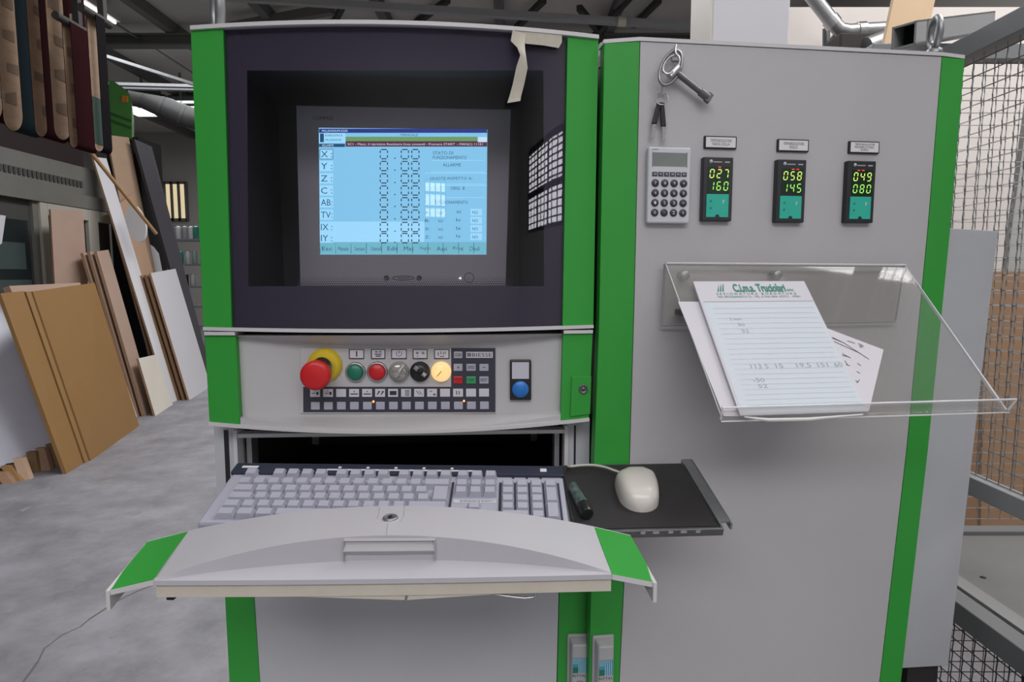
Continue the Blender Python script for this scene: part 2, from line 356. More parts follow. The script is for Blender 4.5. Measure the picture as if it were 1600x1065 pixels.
# printed dark border on the inside of the glass
IX0, IX1, IY0, IY1 = 386, 849, 110, 447
fr_ = MB(); wq = -.0075
fr_.grid(strip_rows(352, 884, 354, 883, lambda x: yt(x) + 2, lambda x: IY0, 1, 1, 28, wq))
fr_.grid(strip_rows(362.5, 879.5, 364, 877.5, lambda x: IY1, lambda x: yb(x) - 1, 1, 1, 28, wq))
fr_.grid(strip_rows(354, IX0, 362.5, IX0 + 2, lambda x: IY0, lambda x: IY1, 1, 1, 4, wq))
fr_.grid(strip_rows(IX1, 883, IX1 + 1, 879.5, lambda x: IY0, lambda x: IY1, 1, 1, 4, wq))
build('printed_border', fr_, FRIT, gl)
hb = MB()
for r in range(5):
    for k in range(96):
        x = 466 + k * 3.45 + (r % 2) * 1.7; y = 446 - r * 3.1; s = 1.15 - r * .16
        hb.quad(*[C.hit(x + dx, y + dy, wq, 1) for dx, dy in ((-s, s), (s, s), (s, -s), (-s, -s))])
build('halftone_dots', hb, FRIT, gl, kind='stuff')
# housing box, its dark inside and rims
zt = C.hit(298, 46).z; ztr = C.hit(935, 60).z; zb = C.hit(318, 511).z
uL0, uR0 = C.uv(298, 45)[0], C.uv(935, 58)[0]
uLb, uRb = C.uv(330, 660)[0], C.uv(920, 657)[0]
DEP = .34
hs = MB()
def hbox(mb, u0, u1, v0, v1, w0, w1, mi=0): return mb.box(C.p((u0 + u1) / 2, (v0 + v1) / 2, (w0 + w1) / 2), C.ex * (u1 - u0) / 2, C.ey * (v1 - v0) / 2, C.n * (w1 - w0) / 2, mi)
vT, vB = min(zt, ztr) - EYE - .004, zb - EYE
hbox(hs, uL0 + .004, uL0 + .02, vB, vT, -DEP, -.032); hbox(hs, uR0 - .02, uR0 - .004, vB, vT, -DEP, -.032)
hbox(hs, uL0 + .02, uR0 - .02, vT - .012, vT, -DEP, -.012); hbox(hs, uL0 + .02, uR0 - .02, vB, vB + .012, -DEP, -.012); hbox(hs, uL0 + .02, uR0 - .02, vB, vT, -DEP, -DEP + .012)
build('housing', hs, GREY, con)
inn = MB(); hbox(inn, uL0 + .022, uR0 - .022, vB + .014, vT - .014, -DEP + .013, -DEP + .016); hbox(inn, uL0 + .021, uL0 + .024, vB + .014, vT - .014, -DEP + .016, -.04); hbox(inn, uR0 - .024, uR0 - .021, vB + .014, vT - .014, -DEP + .016, -.04)
hbox(inn, uL0 + .024, uR0 - .024, vT - .017, vT - .013, -DEP + .016, -.02); hbox(inn, uL0 + .024, uR0 - .024, vB + .013, vB + .017, -DEP + .016, -.02)
build('dark_lining', inn, mat('charcoal_lining', (.20, .20, .205), .7), con)
def rim(name, fy, x0, x1, h, dep, m, b=1.0, ex=.004):   # thin plate that follows the bowed front
    xs_ = [lerp(x0, x1, t) for t in lin(0, 28)]
    lo = [C.hit(x, fy(x), ex, b) for x in xs_]; hi = [p + C.ey * h for p in lo]
    mb = MB(); mb.slab([hi, lo], BACK * dep); return build(name, mb, m, con)
rim('top_rim', lambda x: yt(x), 297, 936, .0055, .05, WHITEP)
rim('bottom_rim', lambda x: yb(x) + 5, 317, 927.5, .005, .06, WHITEP)
# slot between the two halves
sl = MB(); hbox(sl, uLb + .012, uRb - .006, vB - .03, vB + .001, -DEP, -.035); build('shadow_gap_plate', sl, BLACK, con)
# lower fascia: bowed shell with a flat face cut in
lt = par3((320, 524), (624, 524), (926, 521)); lb = par3((330, 663), (625, 675.5), (920, 656))
for a in ((320, 368, 327.5, 375), (880, 926, 876, 920)):
    build('green_side_panel', MB().slab(strip_rows(*a, lt, lb, 1, 1, 6), BACK * .03), GREEN, con, bevel=.0015)
rim('fascia_rim', lambda x: lt(x) - .5, 319, 367, .005, .05, WHITEP); rim('fascia_rim', lambda x: lt(x) - .5, 881, 926.5, .005, .05, WHITEP)
r1 = par3((369, 526), (624, 540.5), (879.5, 523.5)); r2 = par3((375, 650.5), (624, 649.5), (877, 641)); r3 = par3((375, 652), (624, 670.5), (877, 648))
N = 36; xa = lambda y: lerp(369, 375.5, (y - 524) / 140); xb = lambda y: lerp(879.5, 876, (y - 524) / 135)
def crow(f, b, ym, w=0.0): return [C.hit(lerp(xa(ym), xb(ym), t), f(lerp(xa(ym), xb(ym), t)), w, b) for t in lin(0, N)]
rows = [crow(lt, 1, 524), crow(r1, .06, 535), crow(r2, .06, 645), crow(r3, 1, 660), crow(lb, 1, 668)]
build('fascia', MB().slab(rows, BACK * .025, smooth=False), GREY, con)
rim('fascia_lip', lambda x: lb(x) + 2.0, 326, 921, .0055, .08, WHITEP, ex=.003)
# cabinet below, with the drawer opening
LW = -.035
uLc, uRc = C.uv(337, 735, LW)[0], C.uv(921, 700, LW)[0]
lo = MB(); vlip = C.hit(625, 676, 0, 0).z - EYE; vop = -.40
uo0, uo1 = C.uv(372, 700, LW)[0], C.uv(884, 700, LW)[0]
hbox(lo, uLc, uo0, vop, vlip + .01, -.5, LW); hbox(lo, uo1, uRc, vop, vlip + .01, -.5, LW); hbox(lo, uo0, uo1, vop, vlip + .01, -.5, -.48)
hbox(lo, uLc, uRc, -EYE + .09, vop, -.5, LW - .025); hbox(lo, uLc + .02, uRc - .02, -EYE, -EYE + .09, -.48, LW - .05)
build('lower_cabinet', lo, GREY2, con)
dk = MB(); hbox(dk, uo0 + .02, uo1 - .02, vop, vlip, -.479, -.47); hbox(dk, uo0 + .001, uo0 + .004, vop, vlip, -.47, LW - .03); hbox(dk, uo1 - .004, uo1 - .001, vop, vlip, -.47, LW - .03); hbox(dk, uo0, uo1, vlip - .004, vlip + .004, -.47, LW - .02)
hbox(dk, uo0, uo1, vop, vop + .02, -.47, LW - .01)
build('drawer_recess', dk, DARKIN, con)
for x in (354.5, 898): # dark vertical joint beside each post
    g = MB(); u = C.uv(x, 700, LW)[0]; hbox(g, u - (.0035 if x < 500 else .0016), u + (.0035 if x < 500 else .0016), vop, vlip, LW - .005, LW + .001); build('post_joint', g, BLACK, con)
for x, s in ((370, 1), (884, -1)):
    g = MB(); u = C.uv(x, 700, LW)[0]; hbox(g, u - .003, u + .003, vop, vlip, LW - .02, LW + .006); build('opening_edge', g, WHITEP, con)
    g = MB(); hbox(g, u + s * .012 - .004, u + s * .012 + .004, vop, vlip - .01, LW - .05, LW - .02); build('slide_post', g, ZINC, con)
g = MB(); hbox(g, uo0, uo1, vlip - .012, vlip - .006, LW - .02, LW + .004); build('opening_rail', g, WHITEP, con)
# lower door
def vstrip(fr, L, R, w, back, zlow, n=4):   # a panel between two picture edges, carried on straight down to zlow
    def col(P):
        q = [fr.hit(x, y, w) for x, y in P]; d = q[-1] - q[-2]; k = (zlow - q[-1].z) / d.z
        if q[-1].z > zlow + .01: q.append(q[-1] + d * k)
        return q
    l, r = col(L), col(R); return MB().slab([[lerp(a, b, t) for t in lin(0, n)] for a, b in zip(l, r)], fr.n * -back, smooth=False)
build('green_side_panel', vstrip(C, [(349, 880), (358.5, 1065)], [(393, 880), (405.5, 1065)], -.030, .02, .12), GREEN, con, bevel=.0015)
build('lower_door', vstrip(C, [(394, 880), (406.5, 1065)], [(874, 880), (869.5, 1065)], -.032, .018, .12), GREY2, con)
build('green_side_panel', vstrip(C, [(875, 880), (871, 1065)], [(919.5, 880), (914.5, 1065)], -.030, .02, .12), GREEN, con, bevel=.0015)

# ---- switch plate and its controls (all on the flat face)
W0 = C.bulge * .06
pl = MB(); pbox(pl, C, 470.5, 543, 774.5, 644.5, W0 - .004, W0 + .002); plate = build('switch_plate', pl, GREY, con, bevel=.0006)
pn = MB(); pbox(pn, C, 705, 543.5, 774, 604, W0 + .002, W0 + .0028); pbox(pn, C, 474, 604, 774, 643.5, W0 + .002, W0 + .0028); build('dark_foil', pn, NAVY, plate)
W1 = W0 + .0028
lab = MB(); ink = MB(); keyb = None
for i in range(14):
    x = 484.7 + i * 20.3
    m = MB(); pbox(m, C, x, 607.5 - i * .05, x + 15.4, 619.8 - i * .05, W1, W1 + .0004); build('legend_field', m, PAPER, con)
    k = MB(); pbox(k, C, x + 1.3, 627.6 - i * .06, x + 15.2, 639.6 - i * .06, W1, W1 + .0016); build('membrane_key', k, KEYB, con, bevel=.0012)
for i, kind in ((0, 'a'), (1, 'a'), (3, 'b'), (4, 'b'), (5, 'c'), (6, 'd'), (7, 'e'), (8, 'f'), (9, 'g'), (11, 'h')):
    x = 484.7 + i * 20.3; y = 607.5; w_ = W1 + .0006
    R = lambda a, b, c, d: pquad(ink, C, x + a, y + b, x + c, y + d, w_)
    if kind == 'a': R(3, 6, 8, 7.2); R(9.5, 4.5, 13, 9); R(6, 2.5, 8, 3.5)
    elif kind == 'b': R(2, 7, 13.5, 8.6); R(7, 3, 8.5, 5)
    elif kind == 'c':
        for o_ in (2, 8): ink.quad(C.hit(x + o_, y + 9, w_), C.hit(x + o_ + 2, y + 9, w_), C.hit(x + o_ + 5.5, y + 4, w_), C.hit(x + o_ + 3.5, y + 4, w_)); R(o_ + 2.5, 3.2, o_ + 5.5, 5.2)
    elif kind == 'd': R(2.5, 3, 13, 9.5)
    elif kind == 'e':
        for q in range(5): R(6, 1.5 + q * 2, 13, 2.4 + q * 2)
    elif kind == 'f':
        for o_ in (3, 7): ink.quad(C.hit(x + o_, y + 3, w_), C.hit(x + o_ + 1.2, y + 3, w_), C.hit(x + o_ + 6, y + 9, w_), C.hit(x + o_ + 4.8, y + 9, w_))
    elif kind == 'g': R(4, 3, 8, 4); R(9, 8, 14, 9.2); R(10.5, 7, 12, 10)
    elif kind == 'h': R(5, 3, 6.2, 9); R(9, 3, 10.2, 9); R(4.4, 3, 6.2, 4)
build('legend_symbols', ink, INK, plate, kind='stuff')
for x, y in ((583.5, 627), (725, 626)):
    build('indicator_light', MB().lathe(C.hit(x, y, W1), C.n, [(.0016, 0), (.0016, .001), (0, .0016)], 10), glow('orange_led' + str(x), (1, .28, .05), 3.5), con)
kp = MATS
kdefs = [(709, 548.7, 722.6, 559.4, KEYB, 'CLEAR', INK), (708.8, 568, 722.8, 579.2, KEYB, '+', INK), (728.6, 568, 743.5, 579.2, KEYB, 'SPEED', INK), (749, 568, 763.4, 579.2, KEYB, '-', INK),
         (708.8, 587.6, 722.8, 599, RED, 'STOP', INK), (728.6, 587.6, 743.5, 599, mat('green_key', (.04, .33, .12), .4), 'START', INK), (749, 587.6, 763.4, 599, KEYB, 'RESET', INK)]
for x0, y0, x1, y1, m, t, mi in kdefs:
    k = MB(); pbox(k, C, x0, y0, x1, y1, W1, W1 + .0016); kk = build('membrane_key', k, m, con, bevel=.0012)
    tx = MB(); cw = 4.2 if t in '+-' else (x1 - x0) * .74; ch = {'+': 4.4, '-': 1.0}.get(t, 4.6); cx, cy = (x0 + x1) / 2, (y0 + y1) / 2
    ptext(tx, C, t, cx - cw / 2, cy - ch / 2, cx + cw / 2, cy + ch / 2, W1 + .0019); build('lettering', tx, mi, kk)
m = MB(); pbox(m, C, 728.4, 549.4, 770, 558.8, W1, W1 + .0004); npl = build('name_plate', m, PAPER, con)
tx = MB(); ptext(tx, C, 'BIESSE', 737.5, 551.3, 768.5, 557, W1 + .0006)
for a in range(2):
    for b in range(3): pquad(tx, C, 730 + a * 3.2, 551.2 + b * 2, 732.6 + a * 3.2, 552.8 + b * 2, W1 + .0006)
build('lettering', tx, INK, npl)
# legend tiles above the round controls
for i, (x0, x1) in enumerate(((545.5, 569), (580, 602), (611.5, 635.5), (645, 668), (678.5, 702))):
    f = MB(); pbox(f, C, x0, 545.3, x1, 560.3, W0 + .002, W0 + .0035); tl = build('legend_tile', f, BLACK, con)
    g = MB(); pbox(g, C, x0 + 1.2, 546.5, x1 - 1.2, 559.1, W0 + .0035, W0 + .0038); build('tile_face', g, PAPER, tl)
    k = MB(); cx = (x0 + x1) / 2; w_ = W0 + .0042
    R = lambda a, b, c, d: pquad(k, C, cx + a, 552.8 + b, cx + c, 552.8 + d, w_)
    if i == 0: R(-1, -4.5, 1, 4)
    elif i == 1: R(-5, -4, -1, -2.4); R(1.5, -4, 5, -2.4); R(-5.5, -.4, 5.5, 1); R(-4, 2.4, 4, 4)
    elif i == 2:
        pts_ = [C.hit(cx + 4.2 * math.cos(a), 552 - 4.2 * math.sin(a), w_) for a in [math.radians(130 + q * 28) for q in range(11)]]; k.tube(pts_, .0003, 4); R(-.5, -5, .5, -1)
    elif i == 3: R(-6.5, -3, -2.5, -2); R(-6.5, -1, -2.5, 0); R(2.5, -3, 6.5, -2); R(2.5, -1, 6.5, 0); R(-5, 3, -3, 4)
    else: R(-6, -3, -5, 3); R(-2, -4, -1, 0); R(2, -3, 3, 1); R(5, -4, 6, 0); R(-3, 3.4, 4, 4.4)
    build('tile_symbol', k, INK, tl)
def cen(x, y): return C.hit(x, y, W0 + .002)
PXM = lambda r: r * .00096  # pixels on this face to metres
# emergency stop
es = build('emergency_stop', MB().lathe(cen(508, 570), C.n, [(PXM(27), 0), (PXM(27), .003), (PXM(21), .009), (PXM(15), .011), (PXM(15), .02)], 32), YELLOW, con, label='yellow collar under the red mushroom knob')
stem = cen(508, 570)
build('mushroom_knob', MB().lathe(C.hit(498, 583, W0 + .018), C.n, [(PXM(15), -.012), (PXM(21), .004), (PXM(22.6), .012), (PXM(22.6), .022), (PXM(21.4), .026), (PXM(17), .0275), (0, .028)], 36), RED, es, label='red mushroom knob')
def round_button(x, y, r, capm, name, cap_h=.006, ringm=SILVER):
    b = build(name, MB().lathe(cen(x, y), C.n, [(PXM(r + 1.6), 0), (PXM(r + 1.6), .004), (PXM(r), .006), (PXM(r - 1.6), .006), (PXM(r - 1.6), .003)], 28), ringm, con)
    build('button_cap', MB().lathe(cen(x, y), C.n, [(PXM(r - 1.8), .002), (PXM(r - 1.8), cap_h), (PXM(r - 3.2), cap_h + .0016), (0, cap_h + .0018)], 28), capm, b)
    return b
round_button(556, 580.5, 14.2, DGREEN, 'push_button', .008).__setitem__('label', 'green push button')
round_button(590, 580, 14.6, RED, 'push_button', .008).__setitem__('label', 'red push button')
LAMP = mat('lit_amber_lens', (.6, .42, .2), .3, noise=(160, .6, (.5, .22, .04)), emit=((1.0, .66, .30), .80))
SMOKE = mat('smoked_clear_knob', (.25, .24, .22), .2, .3, noise=(300, .8, (.6, .58, .54)))
for x, m, rm, ang, lb_ in ((623.5, SMOKE, ZINC, 55, 'smoked clear rotary switch'), (656.5, BLACK, BLACK, -40, 'black rotary key switch'), (689.5, LAMP, SILVER, 230, 'lit amber rotary switch')):
    b = build('rotary_switch', MB().lathe(cen(x, 580), C.n, [(PXM(16), 0), (PXM(16), .004), (PXM(14), .0065), (PXM(12.6), .0065), (PXM(12.6), .011), (PXM(11.5), .012), (0, .012)], 28), m if m is not SMOKE else SMOKE, con, label=lb_)
    g = MB(); a = math.radians(ang); d = C.ex * math.cos(a) + C.ey * math.sin(a); e = C.ex * -math.sin(a) + C.ey * math.cos(a)
    g.box(C.hit(x, 580, W0 + .016), d * PXM(11.5), e * PXM(3.4), C.n * .003); build('grip_bar', g, {'s': SMOKE, 'b': ZINC, 'l': LAMP}[lb_[0]], b, bevel=.001)
    g = MB(); g.box(C.hit(x, 580, W0 + .0192) + d * PXM(5), d * PXM(5.5), e * PXM(.8), C.n * .0003); build('pointer_mark', g, WHITE if lb_[0] != 'l' else YELLOW, b)
    if lb_[0] == 'b':
        build('key_slot', MB().lathe(C.hit(x, 580, W0 + .019), C.n, [(PXM(5), 0), (PXM(5), .0006), (0, .0006)], 16), DARKIN, b)
# blue pushbutton unit
f = MB(); pbox(f, C, 796.5, 561, 829.5, 623.5, W0 - .002, W0 + .006); bb = build('push_button_unit', f, BLACK, con, bevel=.0015)
g = MB(); pbox(g, C, 800, 565.5, 826.5, 591.5, W0 + .006, W0 + .0064); build('label_field', g, mat('pale_lilac_label', (.55, .54, .60), .5), bb)
build('button_cap', MB().lathe(C.hit(813, 607.5, W0 + .006), C.n, [(PXM(13.2), 0), (PXM(13.2), .004), (PXM(12), .0052), (0, .0056)], 30), BLUE, bb, label='round blue push button cap')
# lock plate on the green end
f = MB(); b4 = [C.hit(x, y, -.004, 1) for x, y in ((890, 649.5), (921, 645.5), (923, 586.5), (892.5, 587))]; nn = C.n * .007
f.hexa([p + nn for p in b4] + b4); lk = build('lock_plate', f, GREEN, con, bevel=.001)
build('lock_cylinder', MB().lathe(C.hit(911, 607.5, .003, 1), C.n, [(PXM(7.6), 0), (PXM(7.6), .002), (PXM(5.8), .003), (PXM(5.2), .0015), (PXM(2), .0015), (PXM(2), .0028), (0, .0028)], 20), STEEL, lk)
f = MB()
for x, y in ((520, 651), (548, 655), (545, 652)): pquad(f, C, x - 2, y - .8, x + 2, y + .8, .012)
# ---- folding drawer front, open and lying flat
YB, YF = .767, .668
bk = par3((231, 845), (608, 790), (985, 835.5))
fl = MB(); Nf = 40
fx = lambda y: lambda x0, x1, f, Y, t: aty(lerp(x0, x1, t), f(lerp(x0, x1, t)), Y(t))
rg = par3((240, 905), (603, 836), (954, 893.5)); cs = par3((250, 905.5), (610, 874.5), (948, 894.5)); ff = lambda x: lerp(906.8, 897, (x - 240) / 716) + 2.2 * (1 - abs((x - 598) / 358) ** 2)
par = lambda t: 1 - (2 * t - 1) ** 2
T = lin(0, Nf)
row = lambda x0, x1, f, Y: [aty(lerp(x0, x1, t), f(lerp(x0, x1, t)), Y(t)) for t in T]
rb = row(295, 928, bk, lambda t: YB); rr = row(240, 955, rg, lambda t: YF + .004 + .012 * par(t)); rc = row(241, 955.5, cs, lambda t: YF + .003 + .014 * par(t)); rf = row(240, 956, ff, lambda t: YF)
dn = lambda r, dz, dy=0: [p + V((0, dy, -dz)) for p in r]
flap_top = MB().grid([rb, [lerp(a, b, .5) for a, b in zip(rb, rr)], rr]); flap_top.grid([rr, rc], smooth=True); flap_top.grid([rc, rf], smooth=True)
flap_top.grid([rf, dn(rf, .0055)], smooth=False); flap_top.grid([dn(rf, .0055), dn(rf, .006, .005)], smooth=False)
flap_top.grid([list(reversed(rb)), list(reversed(dn(rb, .012)))], smooth=False)
flap = build('folding_drawer_front', flap_top, mat('flap_white_paint', (.50, .49, .53), .38, noise=(9, .25, (.45, .44, .47)), bump=(700, .05)), con, label='fold-down drawer front lying open')
cb = MB(); c0 = dn(rf, .006, .004); c1 = dn(rf, .021, .004); cb.slab([c0, c1], V((0, .06, .004)), smooth=False); build('cream_edge', cb, CREAM, flap)
for x0, x1, f0, f1 in ((231, 295, (167, 922.5), (239.5, 905.5)), (928, 985, (956.5, 896.8), (1026, 910))):
    a, b = [aty(x, bk(x), YB) for x in (x0, x1)] , [aty(*f0, YF), aty(*f1, YF)]
    g = MB(); mid = [[lerp(p, q, t) + V((0, 0, .0006 * (4 * t * (1 - t)))) for p, q in zip(a, b)] for t in (0, .33, .66, 1)]
    g.grid(mid); build('green_end', g, GREEN, flap)
    g = MB(); g.slab([b, dn(b, .006)], V((0, .006, 0)), smooth=False); o = 0 if x0 < 500 else 1
    e0, e1 = a[o] + V((0, -.006, -.001)), b[o] + V((0, -.0022, .0008)); sgn = V((.004 if o == 0 else -.004, 0, 0)); g.hexa([e1, e1 + sgn, e0 + sgn, e0] + dn([e1, e1 + sgn, e0 + sgn, e0], .022)); build('end_edge', g, WHITEP, flap)
    build('back_edge', MB().slab([a, dn(a, .004)], V((0, -.0015, 0)), smooth=False), WHITEP, flap)
# handle recess in the crease face: a shallow trough, its edges darkened as shade
hx0, hx1 = 538, 680
idx = [i for i, t in enumerate(T)]
hr = MB(); P = lambda x, s: lerp(aty(x, rg(x), YF + .004 + .012 * par((x - 240) / 715)), aty(x, cs(x), YF + .003 + .014 * par((x - 241) / 714.5)), s)
o_ = V((0, -.0012, 0))
m0, m1 = P(hx0, .52) + o_ * 4, P(hx1, .52) + o_ * 4
hr.quad(m0, m1, P(hx1, .16) - o_ * 3, P(hx0, .16) - o_ * 3); hr.quad(P(hx0, .95) - o_ * 4, P(hx1, .95) - o_ * 4, m1 - V((0, 0, .0008)), m0 - V((0, 0, .0008)))
hrec = build('handle_recess', hr, mat('recess_paint', (.47, .46, .48), .45), flap)
g = MB(); g.tube([m0, m1], .0008, 6); g.hexa([P(hx0, .12) + o_ * 2.5, P(hx1, .12) + o_ * 2.5, P(hx1, .04) + o_, P(hx0, .04) + o_] + [P(hx0, .12), P(hx1, .12), P(hx1, .04), P(hx0, .04)])  # thin tube stands in for the recess highlight line
for xx in (hx0, hx1): g.hexa([P(xx - .6, .95) + o_ * 4, P(xx + .6, .95) + o_ * 4, P(xx + .6, .08) + o_ * 4, P(xx - .6, .08) + o_ * 4] + [P(xx - .6, .95), P(xx + .6, .95), P(xx + .6, .08), P(xx - .6, .08)])
build('handle_lip', g, mat('recess_edge_shade', (.40, .39, .41), .45), flap)  # darker edge colour paints in the shade around the recess
# lock in the flap
def flap_pt(x, y):   # a place on the bowed top between back edge and ridge
    t = (x - 240) / 715; b0, r0 = aty(x, bk(x), YB), aty(x, rg(x), YF + .004 + .012 * par(t)); s = (y - bk(x)) / (rg(x) - bk(x)); return lerp(b0, r0, s)
lp = flap_pt(610, 811); ln = V((0, -.05, 1)).normalized()
lkc = build('drawer_lock', MB().lathe(lp, ln, [(.0088, -.002), (.0088, .002), (.0074, .003), (.0066, .0022), (0, .0022)], 24), ZINC, flap)
g = MB(); g.box(lp + ln * .0026, (.0012, 0, 0), (0, .004, 0), ln * .0004); g.lathe(lp + ln * .0022, ln, [(.003, 0), (.003, .0006), (0, .0006)], 14); build('keyhole', g, DARKIN, lkc)
g = MB()
for pp in (((593, 791.5), (592, 803), (590, 812)), ((632, 791.5), (631, 806), (626, 816)), ((606, 819), (605, 827), (604, 835))):
    g.tube([flap_pt(*q) + V((0, 0, .0002)) for q in pp], .0005, 4)
build('press_line', g, mat('faint_crease', (.42, .41, .42), .6), flap)
# black plug, latch hook and cracked cream strip hanging under the drawer
g = MB(); q = aty(269, 937, YF + .02); g.wbox(q.x - .004, q.x + .004, q.y - .004, q.y + .004, q.z + .002, q.z + .012); build('rubber_stop', g, BLACK, flap)
g = MB(); g.tube([aty(x, y, YF + .012) for x, y in ((774, 928), (800, 932), (820, 934), (832, 933), (838, 929), (836, 925))], .0018, 6); build('wire_hook', g, SILVER, flap)
g = MB()
for a_ in (((405, 930), (632, 937), (634, 925), (405, 924)), ((636, 937), (800, 926), (800, 921), (640, 924))):
    qf = [aty(x, y, YF + .006) for x, y in a_]; g.hexa(qf + [p + V((0, .004, 0)) for p in qf])
build('loose_edge_strip', g, CREAM, flap)
# keyboard tray (part of the drawer)
def traypt(x, y, dz=0): return V((x, y, 0))
# ================================================================ KEYBOARD on the drawer tray
kbl = at(370, 722, .925); kbr = aty(880, 727, kbl.y + .002); kfl = at(322, 812, .80)
K = Frame(kbl, kbr - kbl, up=kbl - kfl)
KW = (kbr - kbl).length; KD = (kbl - kfl).length
def kbox(mb, u0, u1, v0, v1, w0, w1, mi=0, taper=0.0):
    t = taper
    f = [K.p(u0 + t, v0 + t, w1), K.p(u1 - t, v0 + t, w1), K.p(u1 - t, v1 - t, w1), K.p(u0 + t, v1 - t, w1)]
    return mb.hexa(f + [K.p(u0, v0, w0), K.p(u1, v0, w0), K.p(u1, v1, w0), K.p(u0, v1, w0)], mi)
tr = MB(); kbox(tr, -.006, KW + .006, -KD + .004, .004, -.040, -.031); build('keyboard_tray', tr, GREY2, con)
for u in (-.008, KW + .004): m = MB(); kbox(m, u, u + .004, -KD + .02, .004, -.040, -.031); build('tray_side', m, ZINC, con)
kb = thing('computer_keyboard', 'pale lilac-grey computer keyboard with dark blue strip on the pulled-out drawer', 'keyboard', K.p(KW / 2, -KD / 2, -.031))
cs_ = MB(); kbox(cs_, 0, KW, -KD, 0, -.03, -.004, taper=.002); build('case', cs_, KEYB, kb, bevel=.004)
m = MB(); kbox(m, .001, KW - .001, -.026, -.001, -.006, .0005); strip = build('dark_strip', m, mat('dark_blue_plastic', (.022, .026, .05), .4), kb, bevel=.002)
m = MB(); kbox(m, .013, .036, -.015, -.010, .0005, .001); kbox(m, KW - .034, KW - .025, -.018, -.010, .0005, .001); build('badge', m, WHITE, strip)
m = MB(); kbox(m, .135, .345, -.0195, -.0165, .0002, .0012)
build('shortcut_bar', m, WHITE, strip)
m = MB()
for k in range(5): kbox(m, .150 + k * .04, .154 + k * .04, -.014, -.010, .0005, .001)
build('shortcut_symbol', m, WHITE, strip)
ku0 = K.uv(369, 749, .008)[0]; PU = (K.uv(871, 749, .008)[0] - ku0) / 22.5
v_num, v_ctrl = K.uv(500, 746, .008)[1], K.uv(500, 794, .008)[1]; PV = (v_num - v_ctrl) / 4
print('KEYB', round(KW, 3), round(KD, 3), 'PU', round(PU, 4), 'PV', round(PV, 4), 'vnum', v_num)
KM = {}
def key(u, v, wu, hv=1.0, fh=1.0):   # u in key units from the left, v = row centre (m)
    kid = (round(wu, 2), round(hv, 2))
    if kid not in KM:
        a, b = wu * PU / 2 - .0006, hv * PV / 2 - .0005; t = .0028; h = .0085
        mb = MB(); mb.hexa([V((-a + t, -b + .0015, h)), V((a - t, -b + .0015, h)), V((a - t, b - .0045, h + .0012)), V((-a + t, b - .0045, h + .0012)), V((-a, -b, 0)), V((a, -b, 0)), V((a, b, 0)), V((-a, b, 0))])
        me = bpy.data.meshes.new('key'); me.from_pydata(mb.v, [], mb.f); me.materials.append(KEYC); KM[kid] = me
    o = bpy.data.objects.new('key', KM[kid]); sc.collection.objects.link(o); o.parent = kb
    M = Matrix((K.ex, K.ey, K.n)).transposed().to_4x4(); M.translation = K.p(ku0 + (u + wu / 2) * PU, v, -.004) - root_of(kb); o.matrix_basis = M
    return o
vF = v_num + PV * 1.28; RW = [v_num - PV * k for k in range(5)]
for u in [0, 2, 3, 4, 5, 6.5, 7.5, 8.5, 9.5, 11, 12, 13, 14, 15.25, 16.25, 17.25]: key(u, vF, 1)
for u in range(13): key(u, RW[0], 1)
key(13, RW[0], 2)
key(0, RW[1], 1.5); [key(1.5 + k, RW[1], 1) for k in range(12)]; key(13.75, (RW[1] + RW[2]) / 2, 1.25, 2)
key(0, RW[2], 1.75); [key(1.75 + k, RW[2], 1) for k in range(12)]
key(0, RW[3], 1.25); [key(1.25 + k, RW[3], 1) for k in range(11)]; key(12.25, RW[3], 2.75)
key(0, RW[4], 1.25); key(1.25, RW[4], 1.25); key(2.5, RW[4], 1.25); key(3.75, RW[4], 6)
for u in (9.75, 11, 12.25, 13.75): key(u, RW[4], 1.2)
for k in range(3): key(15.25 + k, RW[0], 1); key(15.25 + k, RW[1], 1); key(15.25 + k, RW[4], 1)
key(16.25, RW[3], 1)
for r in range(3):
    for k in range(4 if r == 0 else 3): key(18.5 + k, RW[r], 1)
key(21.5, (RW[1] + RW[2]) / 2, 1, 2); [key(18.5 + k, RW[3], 1) for k in range(3)]; key(18.5, RW[4], 2); key(20.5, RW[4], 1); key(21.5, (RW[3] + RW[4]) / 2, 1, 2)
m = MB()
for k in range(4): u = ku0 + (18.5 + k + (1 if k else 0) * 0) * PU; kbox(m, u - .0022, u + .0006, RW[4] - PV * .45, RW[0] + PV * .5, -.0045, -.0025)
kbox(m, ku0 + 22.52 * PU, ku0 + 22.52 * PU + .0025, RW[4] - PV * .45, RW[0] + PV * .5, -.0045, -.0025); kbox(m, ku0 + 15.02 * PU, ku0 + 15.02 * PU + .003, RW[4] - PV * .5, RW[0] + PV * .5, -.0045, -.0025)
for k in range(3): kbox(m, ku0 + (19.3 + k) * PU, ku0 + (19.3 + k) * PU + .003, vF - .002, vF + .001, -.0045, -.003)
build('case_groove', m, NAVY, kb)
m = MB(); kbox(m, ku0 + 15.3 * PU, ku0 + 18.2 * PU, RW[2] - .004, RW[2] + .003, -.0045, -.003); sl_ = build('label_strip', m, mat('label_tape', (.55, .56, .60), .5), kb)
m = MB(); m.text('BORDATRICE 81000711', K.p(ku0 + 15.75 * PU, RW[2] - .002, -.0028), K.ex, K.ey, 2.3 * PU, .0035); build('lettering', m, INK, sl_)

